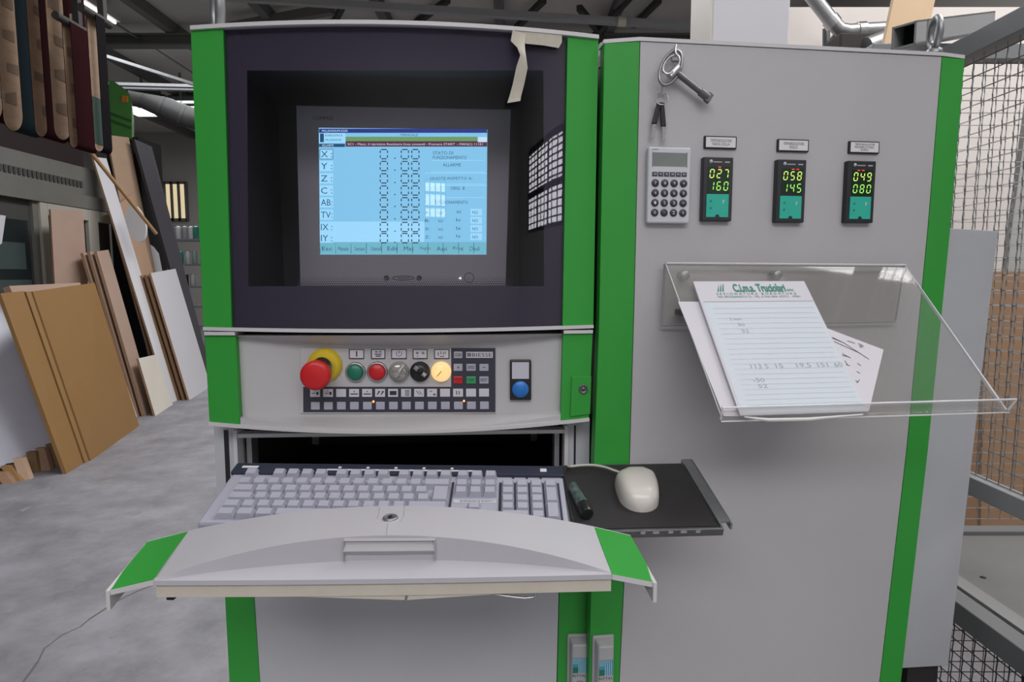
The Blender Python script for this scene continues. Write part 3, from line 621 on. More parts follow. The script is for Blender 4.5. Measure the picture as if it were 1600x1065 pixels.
# ================================================================ ELECTRICAL CABINET
ya = math.radians(7.4)
B = Frame(at(1121, 432, 1.003), (math.cos(ya), math.sin(ya), 0), n=(math.sin(ya), -math.cos(ya), 0))
cab = thing('electrical_cabinet', 'tall light grey electrical cabinet with green edge strips, right of the console', 'cabinet', B.p(.18, -EYE, -.2))
LO, LI = [(944.5, 68), (936.5, 500), (928.5, 720), (920.5, 1065)], [(999.5, 65), (990, 480), (983, 720), (967, 1065)]
RI, RO = [(1472.5, 89), (1451, 350), (1417, 705), (1375, 1065)], [(1507, 93), (1485.5, 350), (1449.5, 705), (1407.5, 1065)]
build('green_side_panel', vstrip(B, LO, LI, .001, .022, .1), GREEN, cab, bevel=.0015)
build('door_panel', vstrip(B, [(x + 1.2, y) for x, y in LI], [(x - 1.2, y) for x, y in RI], 0, .02, .1, 8), CABG, cab)
build('green_side_panel', vstrip(B, RI, RO, .001, .022, .1), GREEN, cab, bevel=.0015)
m = MB(); tops = [B.hit(x, y, .0015) for x, y in ((943.5, 67.5), (1000, 63.5), (1472, 87), (1507.5, 91.5))]
m.slab([[p + V((0, 0, .0055)) for p in tops], tops], B.n * -.03, smooth=False); build('top_edge', m, WHITEP, cab)
def bbox(mb, u0, u1, v0, v1, w0, w1, mi=0): return mb.box(B.p((u0 + u1) / 2, (v0 + v1) / 2, (w0 + w1) / 2), B.ex * (u1 - u0) / 2, B.ey * (v1 - v0) / 2, B.n * (w1 - w0) / 2, mi)
bu0, bu1 = B.uv(947, 500)[0], B.uv(1440, 700)[0]; vt_ = B.hit(1000, 66).z - EYE - .004
m = MB(); bbox(m, bu0, bu1, -EYE + .1, vt_, -.38, -.022); bbox(m, bu0 + .02, bu1 - .02, -EYE, -EYE + .1, -.36, -.05); build('body', m, mat('dark_green_grey_side', (.03, .06, .035), .6), cab)
m = MB(); pbox(m, B, 934, 72, 947, 108, -.05, -.035); build('hinge', m, ZINC, cab)
# door handles, each on its own door
LOGO = mat('blue_green_print', (.06, .30, .42), .4); LOGO2 = mat('pale_print_line', (.55, .68, .75), .4)
HGR = mat('handle_grey_plastic', (.42, .42, .43), .4)
def handle(fr, w, par_, x0, x1, y0, y1):
    c0, c1 = fr.uv((x0 + x1) / 2, y0, w), fr.uv((x0 + x1) / 2, y1, w); u = c0[0]; vt = c0[1]; hw = (fr.uv(x1, y0, w)[0] - fr.uv(x0, y0, w)[0]) / 2; hgt = .16
    b = MB(); pr = [(-hw, 0), (-hw * .86, hw * .5), (-hw * .45, hw * .86), (0, hw * .95), (hw * .45, hw * .86), (hw * .86, hw * .5), (hw, 0)]
    lv = [(vt, .55, .004), (vt - .003, .8, .014), (vt - .012, .97, .018), (vt - .06, 1, .021), (vt - hgt, 1, .018)]
    b.grid([[fr.p(u + a * s, v, w + (.004 if k in (0, 6) else h)) for k, (a, q) in enumerate(pr)] for v, s, h in lv], smooth=False)
    b.grid([[fr.p(u + a * .9, v, w + .004 + (h - .004) * (q / (hw * .95))) for a, q in pr] for v, s, h in lv], smooth=True)
    b2 = MB(); b2.hexa([fr.p(u + a, v, w + .005) for a, v in ((-hw * 1.1, vt - hgt), (hw * 1.1, vt - hgt), (hw * 1.1, vt + .002), (-hw * 1.1, vt + .002))] + [fr.p(u + a, v, w - .001) for a, v in ((-hw * 1.1, vt - hgt), (hw * 1.1, vt - hgt), (hw * 1.1, vt + .002), (-hw * 1.1, vt + .002))])
    h = build('door_handle', b2, HGR, par_, bevel=.003, label='grey swing handle with a blue square emblem')
    f = MB(); f.hexa([fr.p(u + a, v, w + .02) for a, v in ((-hw * .78, vt - hgt), (hw * .82, vt - hgt), (hw * .80, vt - .008), (-hw * .72, vt - .008))] + [fr.p(u + a, v, w + .004) for a, v in ((-hw * .95, vt - hgt), (hw * .98, vt - hgt), (hw * .96, vt - .001), (-hw * .9, vt - .001))])
    build('grip', f, HGR, h, bevel=.003, seg=3)
    e = MB(); R = lambda mb, a, b_, c, d, lift, mi=0: mb.quad(fr.p(u + a * hw, vt - b_, w + lift), fr.p(u + c * hw, vt - b_, w + lift), fr.p(u + c * hw, vt - d, w + lift), fr.p(u + a * hw, vt - d, w + lift), mi)
    R(e, -.66, .056, .74, .030, .0203)
    for k in range(4): R(e, -.05 + k * .2, .056, .0 + k * .2, .040 - k * .0025, .0205, 1); R(e, -.66, .0395 - k * .0025, .0 + k * .2, .0388 - k * .0025, .0205, 1)
    R(e, -.66, .056, -.12, .046, .0206, 2)
    e.text('RITTAL', fr.p(u - hw * .66, vt - .063, w + .0205), fr.ex, fr.ey, hw * 1.4, .0042, 3)
    arc = [fr.p(u + hw * .05 + .011 * math.cos(t), vt - .083 + .013 * math.sin(t), w + .0204) for t in [math.pi * k / 12 for k in range(13)]]
    e.tube([fr.p(u + hw * .05 + .011, vt - .12, w + .0204)] + arc + [fr.p(u + hw * .05 - .011, vt - .12, w + .0204)], .0004, 4, 3)
    build('emblem', e, [LOGO, LOGO2, DGREEN, INK], h)
handle(C, -.030, con, 887.5, 917.5, 990, 1060); handle(B, .001, cab, 926.5, 957, 992, 1060)
# hinged sheet panel beyond the cabinet
sp = MB(); q = [B.hit(x, y, -.07) for x, y in ((1400, 1044), (1481.5, 1039.5), (1560, 361), (1478, 356))]
sp.hexa(q + [p - B.n * .012 for p in q])
spn = thing('side_panel', 'flat blue-grey sheet metal panel beside the green cabinet edge, before the wire mesh', 'panel', q[1] - V((0, 0, .0)))
build('sheet', sp, GREY2, spn, bevel=.001)
m = MB(); z0 = 0.0
for a in (q[0] + V((.05, .02, 0)), q[1] - V((.02, -.02, 0))): m.wbox(a.x - .015, a.x + .015, a.y, a.y + .03, 0, q[2].z - .02)
build('mounting_post', m, ROOFD, spn)

# ================================================================ THINGS ON THE CABINET DOOR
def eyebolt(name, label, p, h, r, t, tilt=0.0):
    o = thing(name, label, 'lifting eye', p)
    m = MB(); m.lathe(p, (0, 0, 1), [(t * 2.2, 0), (t * 2.2, .006), (t * 1.4, .008), (t * 1.4, .016)], 16); build('collar', m, ZINC, o)
    d = V((tilt, 1, 0)).normalized(); c = p + V((0, 0, .012 + r))
    m = MB(); m.tube([c + d * (r * math.cos(a)) + V((0, 0, (h - r) * .5 * (1 + math.sin(a)) if False else r * math.sin(a) * h)) for a in [2 * math.pi * k / 24 for k in range(24)]], t, 8, closed=True); build('ring', m, ZINC, o)
eyebolt('lifting_eye', 'steel lifting eye ring on top of the grey cabinet beside the mesh frame', B.hit(1459, 88, -.04) + V((0, 0, .004)), 1.1, .021, .0055, .25)
pL = V((C.hit(341, 44, -.05).x, C.hit(341, 44, -.05).y, C.hit(341, 44, 0).z + .004))
eyebolt('lifting_eye', 'steel lifting eye ring on top of the console above its left green strip', pL, 1.3, .032, .0075, -.6)

# thermometers and their name tags
CARB = mat('controller_black', (.016, .018, .022), .35); DIG = glow('green_digit', (.42, 1.0, .16), 1.15); DIG2 = glow('yellow_digit', (.72, 1.0, .20), 1.2); RLED = glow('red_led', (1.0, .08, .05), 1.2)
DSP = mat('dark_display', (.004, .02, .008), .3, spec=.3)
def cbox(mb, cu, cv, u0, u1, v0, v1, w0, w1, mi=0): return bbox(mb, cu + u0, cu + u1, cv + v0, cv + v1, w0, w1, mi)
class Loc:   # millimetre patch on the door, y downwards like a drawing
    def __init__(s, fr, cu, cv): s.fr, s.cu, s.cv, s.n = fr, cu, cv, fr.n
    def hit(s, x, y, w=0.0, b=0): return s.fr.p(s.cu + x / 1000, s.cv - y / 1000, w)
for i, (px, py, top, bot, txt, words, lb) in enumerate(((1121.5, 295.5, '027', '160', ('TERMOREGOLATORE', 'VASCA COLLA'), 'left', ''), (1236, 298.5, '058', '145', ('TERMOREGOLATORE', 'RULLO'), 'mid', ''), (1345, 299.8, '049', '080', ('TERMOREGOLATORE', 'PANNELLO RISC.', 'BORDO'), 'right', ''))):
    cu, cv = B.uv(px, py, .01)
    where = ('showing green 027 over 160, beside the calculator', 'showing green 058 over 145, middle of the three', 'showing green 049 over 080, farthest from the calculator')[i]
    o = thing('temperature_controller', 'black and teal temperature controller ' + where, 'controller', B.p(cu, cv - .048, 0), 'temperature controllers on the cabinet door')
    m = MB(); cbox(m, cu, cv, -.024, .024, -.048, .048, -.002, .010); build('body', m, CARB, o, bevel=.0015)
    L = Loc(B, cu, cv)
    m = MB(); pbox(m, L, -16.5, -34, 18.5, 6, .010, .0104); dsp = build('display', m, DSP, o)
    m = MB(); 
    for k, ch in enumerate(top): seven(m, L, ch, -14.5 + k * 11.4, -30, -7.2 + k * 11.4, -16.5, .0107, 0, .19, .10, .12)
    for k, ch in enumerate(bot): seven(m, L, ch, -14.5 + k * 11.4, -11.5, -7.2 + k * 11.4, 2, .0107, 1, .19, .10, .12)
    for k, on in enumerate(((0, 1, 0), (0, 1, 1), (1, 1, 0))[i]):
        if on: pquad(m, L, -8 + k * 7.5, -33.8, -3.5 + k * 7.5, -32.4, .0107, 2)
    build('lit_digits', m, [DIG2, DIG, RLED], dsp)
    m = MB(); pol = [L.hit(x, y, .0112) for x, y in ((-18, 42), (-3.5, 42), (-3, 39.5), (-1, 38), (1, 38), (3, 39.5), (3.5, 42), (17.5, 42), (17.5, 7.5), (-18, 7.5))]
    m.prism(pol, B.n * -.0014); kpd = build('keypad', m, TEAL, o)
    m = MB(); tri = lambda x, y, s: [L.hit(x - 2.2, y + 1.6 * s, .0115), L.hit(x + 2.2, y + 1.6 * s, .0115), L.hit(x, y - 2.4 * s, .0115)]
    m.add(tri(-11, 18, 1), [(0, 1, 2)]); m.add(tri(-11, 29, -1), [(0, 1, 2)]); build('arrow', m, mat('teal_ink%d' % i, (.01, .16, .13), .5), kpd)
    m = MB(); m.text('F', L.hit(8, 22, .0115), B.ex, B.ey, .003, .006); build('lettering', m, WHITE, kpd)
    m = MB(); m.lathe(L.hit(-12, -41.5, .010), B.n, [(.0026, 0), (.0026, .0004), (0, .0005)], 14); pquad(m, L, -8.5, -41.4, 5.5, -40.0, .0104); pquad(m, L, 10, -41.6, 18, -39.8, .0104); build('maker_mark', m, mat('pale_print%d' % i, (.45, .47, .5), .5), o)
    tx_, ty_ = ((1125.8, 222.5), (1239.3, 227.3), (1350.2, 230.2))[i]; tu, tv = B.uv(tx_, ty_, .003)
    o = thing('name_tag', 'white lettered name tag in black frame above the temperature controller ' + ('nearest the calculator', 'in the middle', 'farthest from the calculator')[i], 'tag', B.p(tu, tv - .009, 0), 'name tags above the controllers')
    m = MB(); cbox(m, tu, tv, -.026, .026, -.0095, .0095, -.001, .004); build('frame', m, BLACK, o, bevel=.001)
    m = MB(); cbox(m, tu, tv, -.0238, .0238, -.0075, .0075, .004, .0044); pl_ = build('plate', m, WHITE, o)
    m = MB(); n_ = len(words) if False else len(txt); hh = .0042 if n_ == 2 else .0032
    for k, t_ in enumerate(txt): wd = min(.034, .0026 * len(t_)); m.text(t_, B.p(tu - wd / 2, tv + (n_ / 2 - k - 1) * (hh + .001) + .0005, .0046), B.ex, B.ey, wd, hh)
    build('lettering', m, INK, pl_)
# calculator
cu, cv = B.uv(1044, 290, .008)
calc = thing('pocket_calculator', 'white pocket calculator with round dark keys stuck to the cabinet door', 'calculator', B.p(cu, cv - .056, 0))
m = MB(); cbox(m, cu, cv, -.0335, .0335, -.0565, .0565, .002, .012); build('body', m, mat('calculator_white', (.58, .59, .63), .4), calc, bevel=.003, seg=3)
m = MB(); cbox(m, cu, cv, -.026, .026, -.05, .05, -.001, .002); build('mounting_pad', m, BLACK, calc)
L = Loc(B, cu, cv)
m = MB(); pbox(m, L, -26.5, -48, 26.5, -28, .0119, .0123); pbox(m, L, -27.5, -49, -26.5, -27, .0119, .0126); pbox(m, L, 26.5, -49, 27.5, -27, .0119, .0126); dsp = build('display', m, mat('lcd_grey', (.17, .19, .18), .25), calc)
m = MB(); ptext(m, L, 'CASIO', -28.5, -53.5, -18, -51.3, .0123); build('lettering', m, INK, calc)
for k, t in enumerate(('ON', 'MC', '%', 'MR', 'M-', 'M+')):
    x = -27 + k * 9.2; m = MB(); pbox(m, L, x, -19.5, x + 8, -13, .0119, .0132); fk = build('function_key', m, NAVY, calc, bevel=.0006)
    m = MB(); ptext(m, L, t, x + 2, -17.8, x + 6, -14.8, .0134); build('lettering', m, WHITE, fk)
for r, line in enumerate(('789÷', '456x', '123-', '0.=+')):
    for k, t in enumerate(line):
        x, y = -22 + k * 14.8, -3 + r * 14.6
        kk = build('round_key', MB().lathe(L.hit(x, y, .0119), B.n, [(.0057, 0), (.0057, .0014), (.005, .002), (0, .002)], 20), NAVY, calc)
        m = MB(); th = 1.0 if t in '-.' else 4.2; ptext(m, L, t, x - 1.5 if t != '.' else x - .5, y - th / 2, x + 1.5 if t != '.' else x + .5, y + th / 2, .0142); build('lettering', m, WHITE, kk)
# hook, large cabinet key and the small keys
o = thing('wall_hook', 'small clear hook near the top of the cabinet door holding the large key', 'hook', B.hit(1056, 84, 0))
m = MB(); pbox(m, B, 1049, 76, 1064, 96, 0, .003); build('base', m, mat('hook_plastic', (.42, .42, .44), .3), o, bevel=.001)
m = MB(); m.tube([B.hit(1056, 70, .003), B.hit(1055, 80, .012), B.hit(1056, 88, .016), B.hit(1058, 84, .022)], .0013, 6); build('prong', m, SILVER, o)
bk_ = thing('cabinet_key', 'large steel cabinet key with oval wire bow hanging from the hook', 'key', B.hit(1108, 156, .012))
def loop(cx, cy, rx, ry, ang, w, t, m_=28):
    a = math.radians(ang); pts = []
    for k in range(m_):
        q = 2 * math.pi * k / m_; x, y = rx * math.cos(q), ry * math.sin(q)
        pts.append(B.hit(cx + x * math.cos(a) - y * math.sin(a), cy + x * math.sin(a) + y * math.cos(a), w + .006 * math.sin(q)))
    return MB().tube(pts, t, 8, closed=True)
build('oval_bow', loop(1048, 106, 15, 29, 24, .014, .0022), mat('worn_steel', (.30, .30, .31), .35, .9), bk_)
build('inner_bow', loop(1049, 101, 10, 17, 38, .018, .0016), SILVER, bk_)
m = MB(); m.tube([B.hit(1046, 120, .016), B.hit(1060, 105, .016)], [.0065, .006], 10); build('collar', m, SILVER, bk_)
m = MB(); m.tube([B.hit(1055, 112, .016), B.hit(1095, 144, .016)], .0045, 10); build('shaft', m, STEEL, bk_)
m = MB(); m.tube([B.hit(1094, 143, .016), B.hit(1106, 152.5, .016)], .0062, 10); m.box(B.hit(1107, 153, .016), (B.hit(1110, 148, .016) - B.hit(1104, 158, .016)) * .6, (B.hit(1109, 154, .016) - B.hit(1106, 151.5, .016)), B.n * .004); build('socket_end', m, STEEL, bk_)
rgk = thing('key_ring', 'thin split ring with two small black-headed keys hanging below the large key bow', 'key ring', B.hit(1035, 205, .008))
build('ring', loop(1034, 154, 9.5, 9.5, 0, .010, .0009), SILVER, rgk)
m = MB(); m.tube([B.hit(1036, 128, .013), B.hit(1034, 146, .011)], .0011, 6); build('link', m, SILVER, rgk)
for x0, y0, x1, y1, x2, y2 in ((1030, 160, 1022, 194, 1018, 217), (1034, 160, 1036.5, 198, 1037, 221)):
    m = MB(); d = B.n * .0022; a, b = B.hit(x0, y0, .009), B.hit(x1, y1, .008); s = B.ex * .0042; m.hexa([b - s + d, b + s + d, a + s * .8 + d, a - s * .8 + d, b - s - d, b + s - d, a + s * .8 - d, a - s * .8 - d]); kk = build('small_key', m, BLACK, rgk, bevel=.0015)
    m = MB(); c = B.hit(x2, y2, .008); s = B.ex * .0022; d = B.n * .0008; b2 = lerp(b, a, .06)
    n_ = 5
    for k in range(n_):
        p, q = lerp(b2, c, k / n_), lerp(b2, c, (k + 1) / n_); s2 = B.ex * (.0022 - .0008 * (k % 2)); m.hexa([q - s + d, q + s2 + d, p + s2 + d, p - s + d, q - s - d, q + s2 - d, p + s2 - d, p - s - d])
    build('key_blade', m, MATS['worn_steel'], kk)

# ================================================================ ACRYLIC DOCUMENT HOLDER AND PAPERS
hold = thing('document_holder', 'clear acrylic document holder with a sloping tray bolted to the cabinet door', 'holder', B.hit(1220, 500, .01))
m = MB(); q = [B.hit(x, y, .014) for x, y in ((1034, 508), (1400, 502), (1413, 416), (1039, 412))]; m.hexa(q + [p - B.n * .004 for p in q]); build('back_plate', m, ACRYL, hold)
m = MB()
for a, b in ((q[0], q[1]), (q[0], q[3]), (q[1], q[2])): m.tube([a + B.n * .0008 - B.n * .002, b + B.n * .0008 - B.n * .002], .0016, 6)
build('plate_edge', m, mat('smoky_edge', (.30, .30, .305), .25), hold)
TLp, TRp = B.hit(1040, 412, .016), B.hit(1414, 415, .016); BLp = at(1128, 653, .835)
A = Frame(TLp, TRp - TLp, up=TLp - BLp)
q = [A.hit(x, y) for x, y in ((1128, 654), (1571, 640), (1414, 415), (1040, 412))]
m = MB(); m.hexa([p + A.n * .0 for p in q] + [p - A.n * .004 for p in q]); build('sloping_plate', m, ACRYL, hold)
m = MB()
m.hexa([q[1] + A.n * .0002, q[1] + A.ex * .0035, q[2] + A.ex * .0012, q[2] + A.n * .0002, q[1] - A.n * .0042, q[1] + A.ex * .0035 - A.n * .004, q[2] + A.ex * .0012 - A.n * .004, q[2] - A.n * .0042])
build('polished_edge', m, ACRED, hold)
m = MB(); m.tube([q[3] + A.n * .001, q[2] + A.n * .001], .0022, 6); m.tube([q[3], q[0]], .0012, 5); build('bent_fold', m, mat('fold_highlight', (.50, .50, .51), .2), hold)
# upturned lip along the lower edge
la, lb2 = A.hit(1126, 655), A.hit(1567, 641); lu = (A.n * .62 + A.ey * .5).normalized() * .0165; th_ = A.ey * -.004
lb2 = lb2 + A.ex * .004
m = MB(); m.hexa([la, lb2 + A.ex * .004, lb2 + lu + A.ex * .012, la + lu] + [p + th_ for p in (la, lb2 + A.ex * .004, lb2 + lu + A.ex * .012, la + lu)]); build('upturned_lip', m, ACRYL, hold)
m = MB(); m.tube([la + lu, lb2 + lu + A.ex * .012], .0016, 6); m.tube([la + th_ * .8, lb2 + th_ * .8 + A.ex * .004], .0012, 6); m.tube([lb2 + A.ex * .004, lb2 + lu + A.ex * .012], .0018, 6); m.tube([la, la + lu], .0014, 6); build('lip_edge', m, ACRED, hold)
for x, y in ((1063, 430), (1205, 430)):
    p = B.hit(x, y, 0); build('standoff_bolt', MB().lathe(p, B.n, [(.0062, 0), (.0062, .010), (.0076, .010), (.0076, .019), (.0066, .021), (0, .021)], 20), ZINC, hold)
p = B.hit(1058, 486, 0); mm = MB().lathe(p, B.n, [(.004, 0), (.004, .018), (.006, .018), (.006, .024), (0, .025)], 12); mm.box(p + B.n * .02, B.ex * .011, B.ey * .004, B.n * .002); build('wing_bolt', mm, STEEL, hold)
def sheet(pts, w, t): return MB().hexa([A.hit(x, y, w) for x, y in pts] + [A.hit(x, y, w) - A.n * t for x, y in pts])
s1 = build('paper_sheet', sheet(((1131, 650), (1166, 650), (1112, 471), (1059.5, 471)), .0012, .0008), PAPER); tag(s1, 'white lilac paper sheet peeking out at the near side under the notepad', 'paper')
s3p = ((1302, 641), (1357, 628), (1380.5, 546), (1294, 513))
s3 = thing('paper_slip', 'handwritten white paper slip stuck out askew from behind the notepad', 'paper', A.hit(1330, 640, .002))
build('slip', sheet(((1290, 641), (1358, 641), (1380.5, 546), (1270, 504)), .0026, .0008), PAPER, s3)
m = MB()
def stroke(mb, pts, w, t=.00035): mb.tube([A.hit(x, y, w) for x, y in pts], t, 3, smooth=False)
for a in (((1301, 528), (1318, 535), (1358, 561)), ((1299, 526), (1320, 536)), ((1303, 533), (1345, 552)), ((1324, 532), (1336, 536)), ((1316, 552), (1329, 559)), ((1316, 555), (1326, 557)), ((1320, 563), (1324, 569)), ((1322, 569), (1328, 571)), ((1342, 539), (1348, 543)), ((1344, 543), (1347, 538)), ((1340, 567), (1345, 571)), ((1339, 580), (1344, 583)), ((1337, 594), (1341, 597)), ((1339, 598), (1343, 593)), ((1341, 536), (1350, 541))): stroke(m, a, .0030)
build('handwriting', m, INK, s3, kind='stuff')
padq = ((1157, 649), (1356.5, 642.5), (1256.5, 439), (1083, 439.5))
pad = thing('notepad', 'pale blue ruled notepad with green company letterhead lying in the acrylic holder', 'notepad', A.hit(1250, 645, .004))
build('pad_block', sheet(padq, .0062, .0032), PAPER, pad)
m = MB(); m.quad(*[A.hit(x, y, .0065) for x, y in ((1160, 646.5), (1354, 640.5), (1270, 470.5), (1096, 470.5))]); pg = build('ruled_page', m, PAPERB, pad)
# page coordinates: s across, t down
def PG(s, t, w=.0068):
    x0, x1 = lerp(1083, 1157, t), lerp(1256.5, 1356.5, t); y0, y1 = lerp(439.5, 649, t), lerp(439, 642.5, t); return A.hit(lerp(x0, x1, s), lerp(y0, y1, s), w)
m = MB()
for k in range(20): t = .2 + k * .038; m.quad(PG(.09, t + .0025), PG(.97, t + .0025), PG(.97, t), PG(.09, t))
build('rules', m, RULE, pg)
def ptx(mb, txt, s0, t1, s1, t0, mi=0, bold=0.0):
    a, b, d = PG(s0, t1), PG(s1, t1), PG(s0, t0); return mb.text(txt, a, (b - a).normalized(), (d - a).normalized(), (b - a).length, (d - a).length, mi, bold)
m = MB(); ptx(m, 'C.i.m.a. Truciolari', .335, .080, .80, .018, 0, .035); ptx(m, 'snc', .81, .076, .87, .058); ptx(m, 'S E Z I O N A T U R A   B O R D A T U R A', .17, .101, .88, .085); ptx(m, 'VIA ARTIGIANATO 12 - TEL. E FAX 0541 670711 - 47841', .17, .122, .90, .108)
for k in range(3): s = .185 + k * .022; m.quad(PG(s, .075), PG(s + .014, .075), PG(s + .035, .02), PG(s + .021 + .004 * k, .02 + .012 * (2 - k)))
build('letterhead', m, INKG, pad)
m = MB(); m.quad(PG(.03, .1535), PG(.99, .1535), PG(.99, .149), PG(.03, .149)); build('header_rule', m, PENCIL, pad)
m = MB()
for txt, s0, t1, s1, t0 in (('2 mm', .20, .292, .30, .272), ('50', .255, .335, .31, .313), ('52', .265, .385, .325, .36), ('113 5', .225, .655, .37, .62), ('15', .43, .655, .49, .62), ('19.5', .60, .655, .72, .62), ('151', .775, .655, .86, .62), ('60', .91, .655, .98, .62), ('-50', .20, .755, .295, .725), ('52', .225, .80, .30, .772)): ptx(m, txt, s0, t1, s1, t0)
build('handwriting', m, PENCIL, pg, kind='stuff')
m = MB(); m.tube([A.hit(1163, 651, .012), A.hit(1200, 656, .012), A.hit(1262, 655, .012), A.hit(1348, 647.5, .012)], [.0008, .0026, .0026, .0012], 8); pen = build('pencil', m, mat('pale_pencil', (.62, .61, .60), .4)); tag(pen, 'pale slim pencil lying along the lip of the acrylic holder', 'pencil')

# ================================================================ MONITOR behind the glass
Mo = Frame(C.p(0, 0, -.15), C.ex, n=C.n)
mon = thing('computer_monitor', 'beige-grey flat monitor showing pale blue axis readouts behind the tinted glass', 'monitor', Mo.hit(630, 475, -.05))
m = MB(); BX = [(470, 476), (789, 476), (798, 171.5), (463, 165)]; SX = [(500, 397.5), (760, 397.5), (761.5, 202), (498, 199.5)]
o_, i_ = [Mo.hit(x, y, .012) for x, y in BX], [Mo.hit(x, y, .012) for x, y in SX]; ib = [Mo.hit(x, y, .004) for x, y in SX]; ob = [Mo.hit(x, y, -.05) for x, y in BX]
m.add(o_ + i_ + ib + ob, [(0, 1, 5, 4), (1, 2, 6, 5), (2, 3, 7, 6), (3, 0, 4, 7), (4, 5, 9, 8), (5, 6, 10, 9), (6, 7, 11, 10), (7, 4, 8, 11), (0, 12, 13, 1), (1, 13, 14, 2), (2, 14, 15, 3), (3, 15, 12, 0), (15, 14, 13, 12)]); bez = build('bezel', m, BEZ, mon)
m = MB(); c = Mo.hit(630, 520, -.04); m.wbox(c.x - .06, c.x + .06, c.y - .03, c.y + .05, C.p(0, vB + .018, 0).z, c.z + .09); build('stand', m, BEZ, mon)
m = MB(); ptext(m, Mo, 'COMPAQ', 489, 181.5, 520, 188, .0124); build('lettering', m, mat('rust_print', (.30, .10, .05), .5), bez)
for x in (604, 655): build('bezel_button', MB().lathe(Mo.hit(x, 434, .012), C.n, [(.0046, 0), (.0046, .0008), (.0036, .0009), (.0036, .0002), (0, .0002)], 18), mat('button_outline%d' % x, (.22, .21, .20), .5), mon)
m = MB(); m.tube([Mo.hit(613 + 34 * (.5 - .5 * math.cos(a)), 434 - 3.2 * math.sin(a), .0125) for a in [2 * math.pi * k / 24 for k in range(24)]], .0006, 5, closed=True); m.tube([Mo.hit(621, 434, .0125), Mo.hit(640, 434, .0125)], .0006, 5); build('rocker_button', m, MATS['button_outline604'], mon)
m = MB(); m.tube([Mo.hit(733 + 7.5 * math.cos(a), 433.5 + 7.5 * math.sin(a), .0125) for a in [2 * math.pi * k / 24 for k in range(24)]], .0006, 5, closed=True); build('power_button', m, MATS['button_outline604'], mon)
m = MB(); m.add([Mo.hit(716, 434.5, .0125), Mo.hit(720.5, 437, .0125), Mo.hit(720.5, 432, .0125)], [(0, 1, 2)]); build('power_light', m, glow('pale_green_led', (.8, 1, .75), 2.0), mon)
SB = glow('screen_blue', S(128, 196, 226), 2.02); SB2 = glow('screen_pale', S(150, 212, 238), 2.13); SDK = glow('screen_navy', S(44, 60, 140), 1.61); SGR = glow('screen_green', S(120, 175, 110), 1.50); SRD = glow('screen_maroon', S(105, 55, 75), 1.38); STE = glow('screen_teal', S(40, 95, 130), 1.38); SIN = glow('screen_ink', S(30, 50, 62), 0.92); SLT = glow('screen_white', S(200, 225, 235), 1.96); SMI = glow('screen_mid_ink', S(60, 100, 120), 1.27); SGD = glow('screen_mint', S(118, 194, 208), 1.73)
m = MB(); m.quad(*ib); scr = build('screen', m, SB, mon, label='lit pale blue screen')
w_ = .0044; bgp = MB()
def R(x0, y0, x1, y1, mi, w=w_): pquad(bgp, Mo, x0, y0, x1, y1, w, mi)
R(498.5, 201, 761, 207.5, 1); R(498.5, 207.5, 540, 223, 0); R(540, 213.5, 746, 220.5, 2); R(747, 214, 761, 222, 5); R(540, 221.5, 761, 229, 3); R(498.5, 224.5, 539, 229.5, 4); R(500, 208.5, 506, 222, 4, w_ + .0001); R(540, 220.3, 746, 221.6, 3)
for y in (240.7, 259.3, 278.6, 297.5, 316, 335.3, 354.5, 371.9):
    R(499.5, y - 8, 520.5, y + 8, 4 if y < 245 else 0); R(500.3, y - 7.2, 519.7, y + 7.2, 0, w_ + .0001)
R(499, 378, 760.5, 397, 6); R(499, 346, 663, 378, 0, w_ - .0001)
for y0, y1 in ((250, 268), (287, 308)): R(674, y0, 757, y0 + .8, 0); R(674, y1, 757, y1 + .8, 0)
R(664, 270, 761, 271, 0); R(664, 289, 761, 290, 0)
for k in range(4): R(735, 326 + k * 12.8, 753, 336.5 + k * 12.8, 0)
for k in range(11): R(500 + k * 24, 379, 500.8 + k * 24, 396, 4)
build('window_fields', bgp, [SB2, SDK, SGR, SRD, STE, SLT, SGD], scr)
tx = MB(); wt = w_ + .0004
for t, y in zip(('X :', 'Y :', 'Z :', 'C :', 'AB:', 'TV:', 'IX :', 'IY :'), (240.7, 259.3, 278.6, 297.5, 316, 335.3, 354.5, 371.9)): ptext(tx, Mo, t, 501.5, y - 4.8, 519, y + 5, wt, 1)
for y in (240.7, 259.3, 278.6, 297.5, 316, 335.3, 354.5, 371.9):
    for x in (599.8, 632.6, 649): seven(tx, Mo, '0', x - 6.4, y - 8, x + 6.4, y + 8, wt, 0, .12, 0, .28)
    pquad(tx, Mo, 616, y + 5.6, 618, y + 7.2, wt, 0)
for t, x0, x1, y in (('STATO DI', 676.5, 708, 239), ('FUNZIONAMENTO', 676.5, 729, 246), ('ALLARME', 692, 720, 257.5), ('QUOTE RISPETTO A:', 672, 738, 279), ('ORIG  B', 704, 726, 294), ('FUNZIONAMENTO', 680, 731, 316)): ptext(tx, Mo, t, x0, y - 2.6, x1, y + 2.4, wt, 2)
for k in range(4):
    y = 331.5 + k * 12.8
    ptext(tx, Mo, 'NO', 738, y - 2.2, 747, y + 2.6, wt, 2); ptext(tx, Mo, ('Ad', 'Iv', 'Ix', 'Iy')[k], 713, y - 3.4, 720, y + 1.6, wt, 2); ptext(tx, Mo, 'NO', 685, y - 1, 692, y + 3, wt, 2); ptext(tx, Mo, 'ABXZ'[k] + ':', 664, y - 2, 671, y + 2.5, wt, 2)
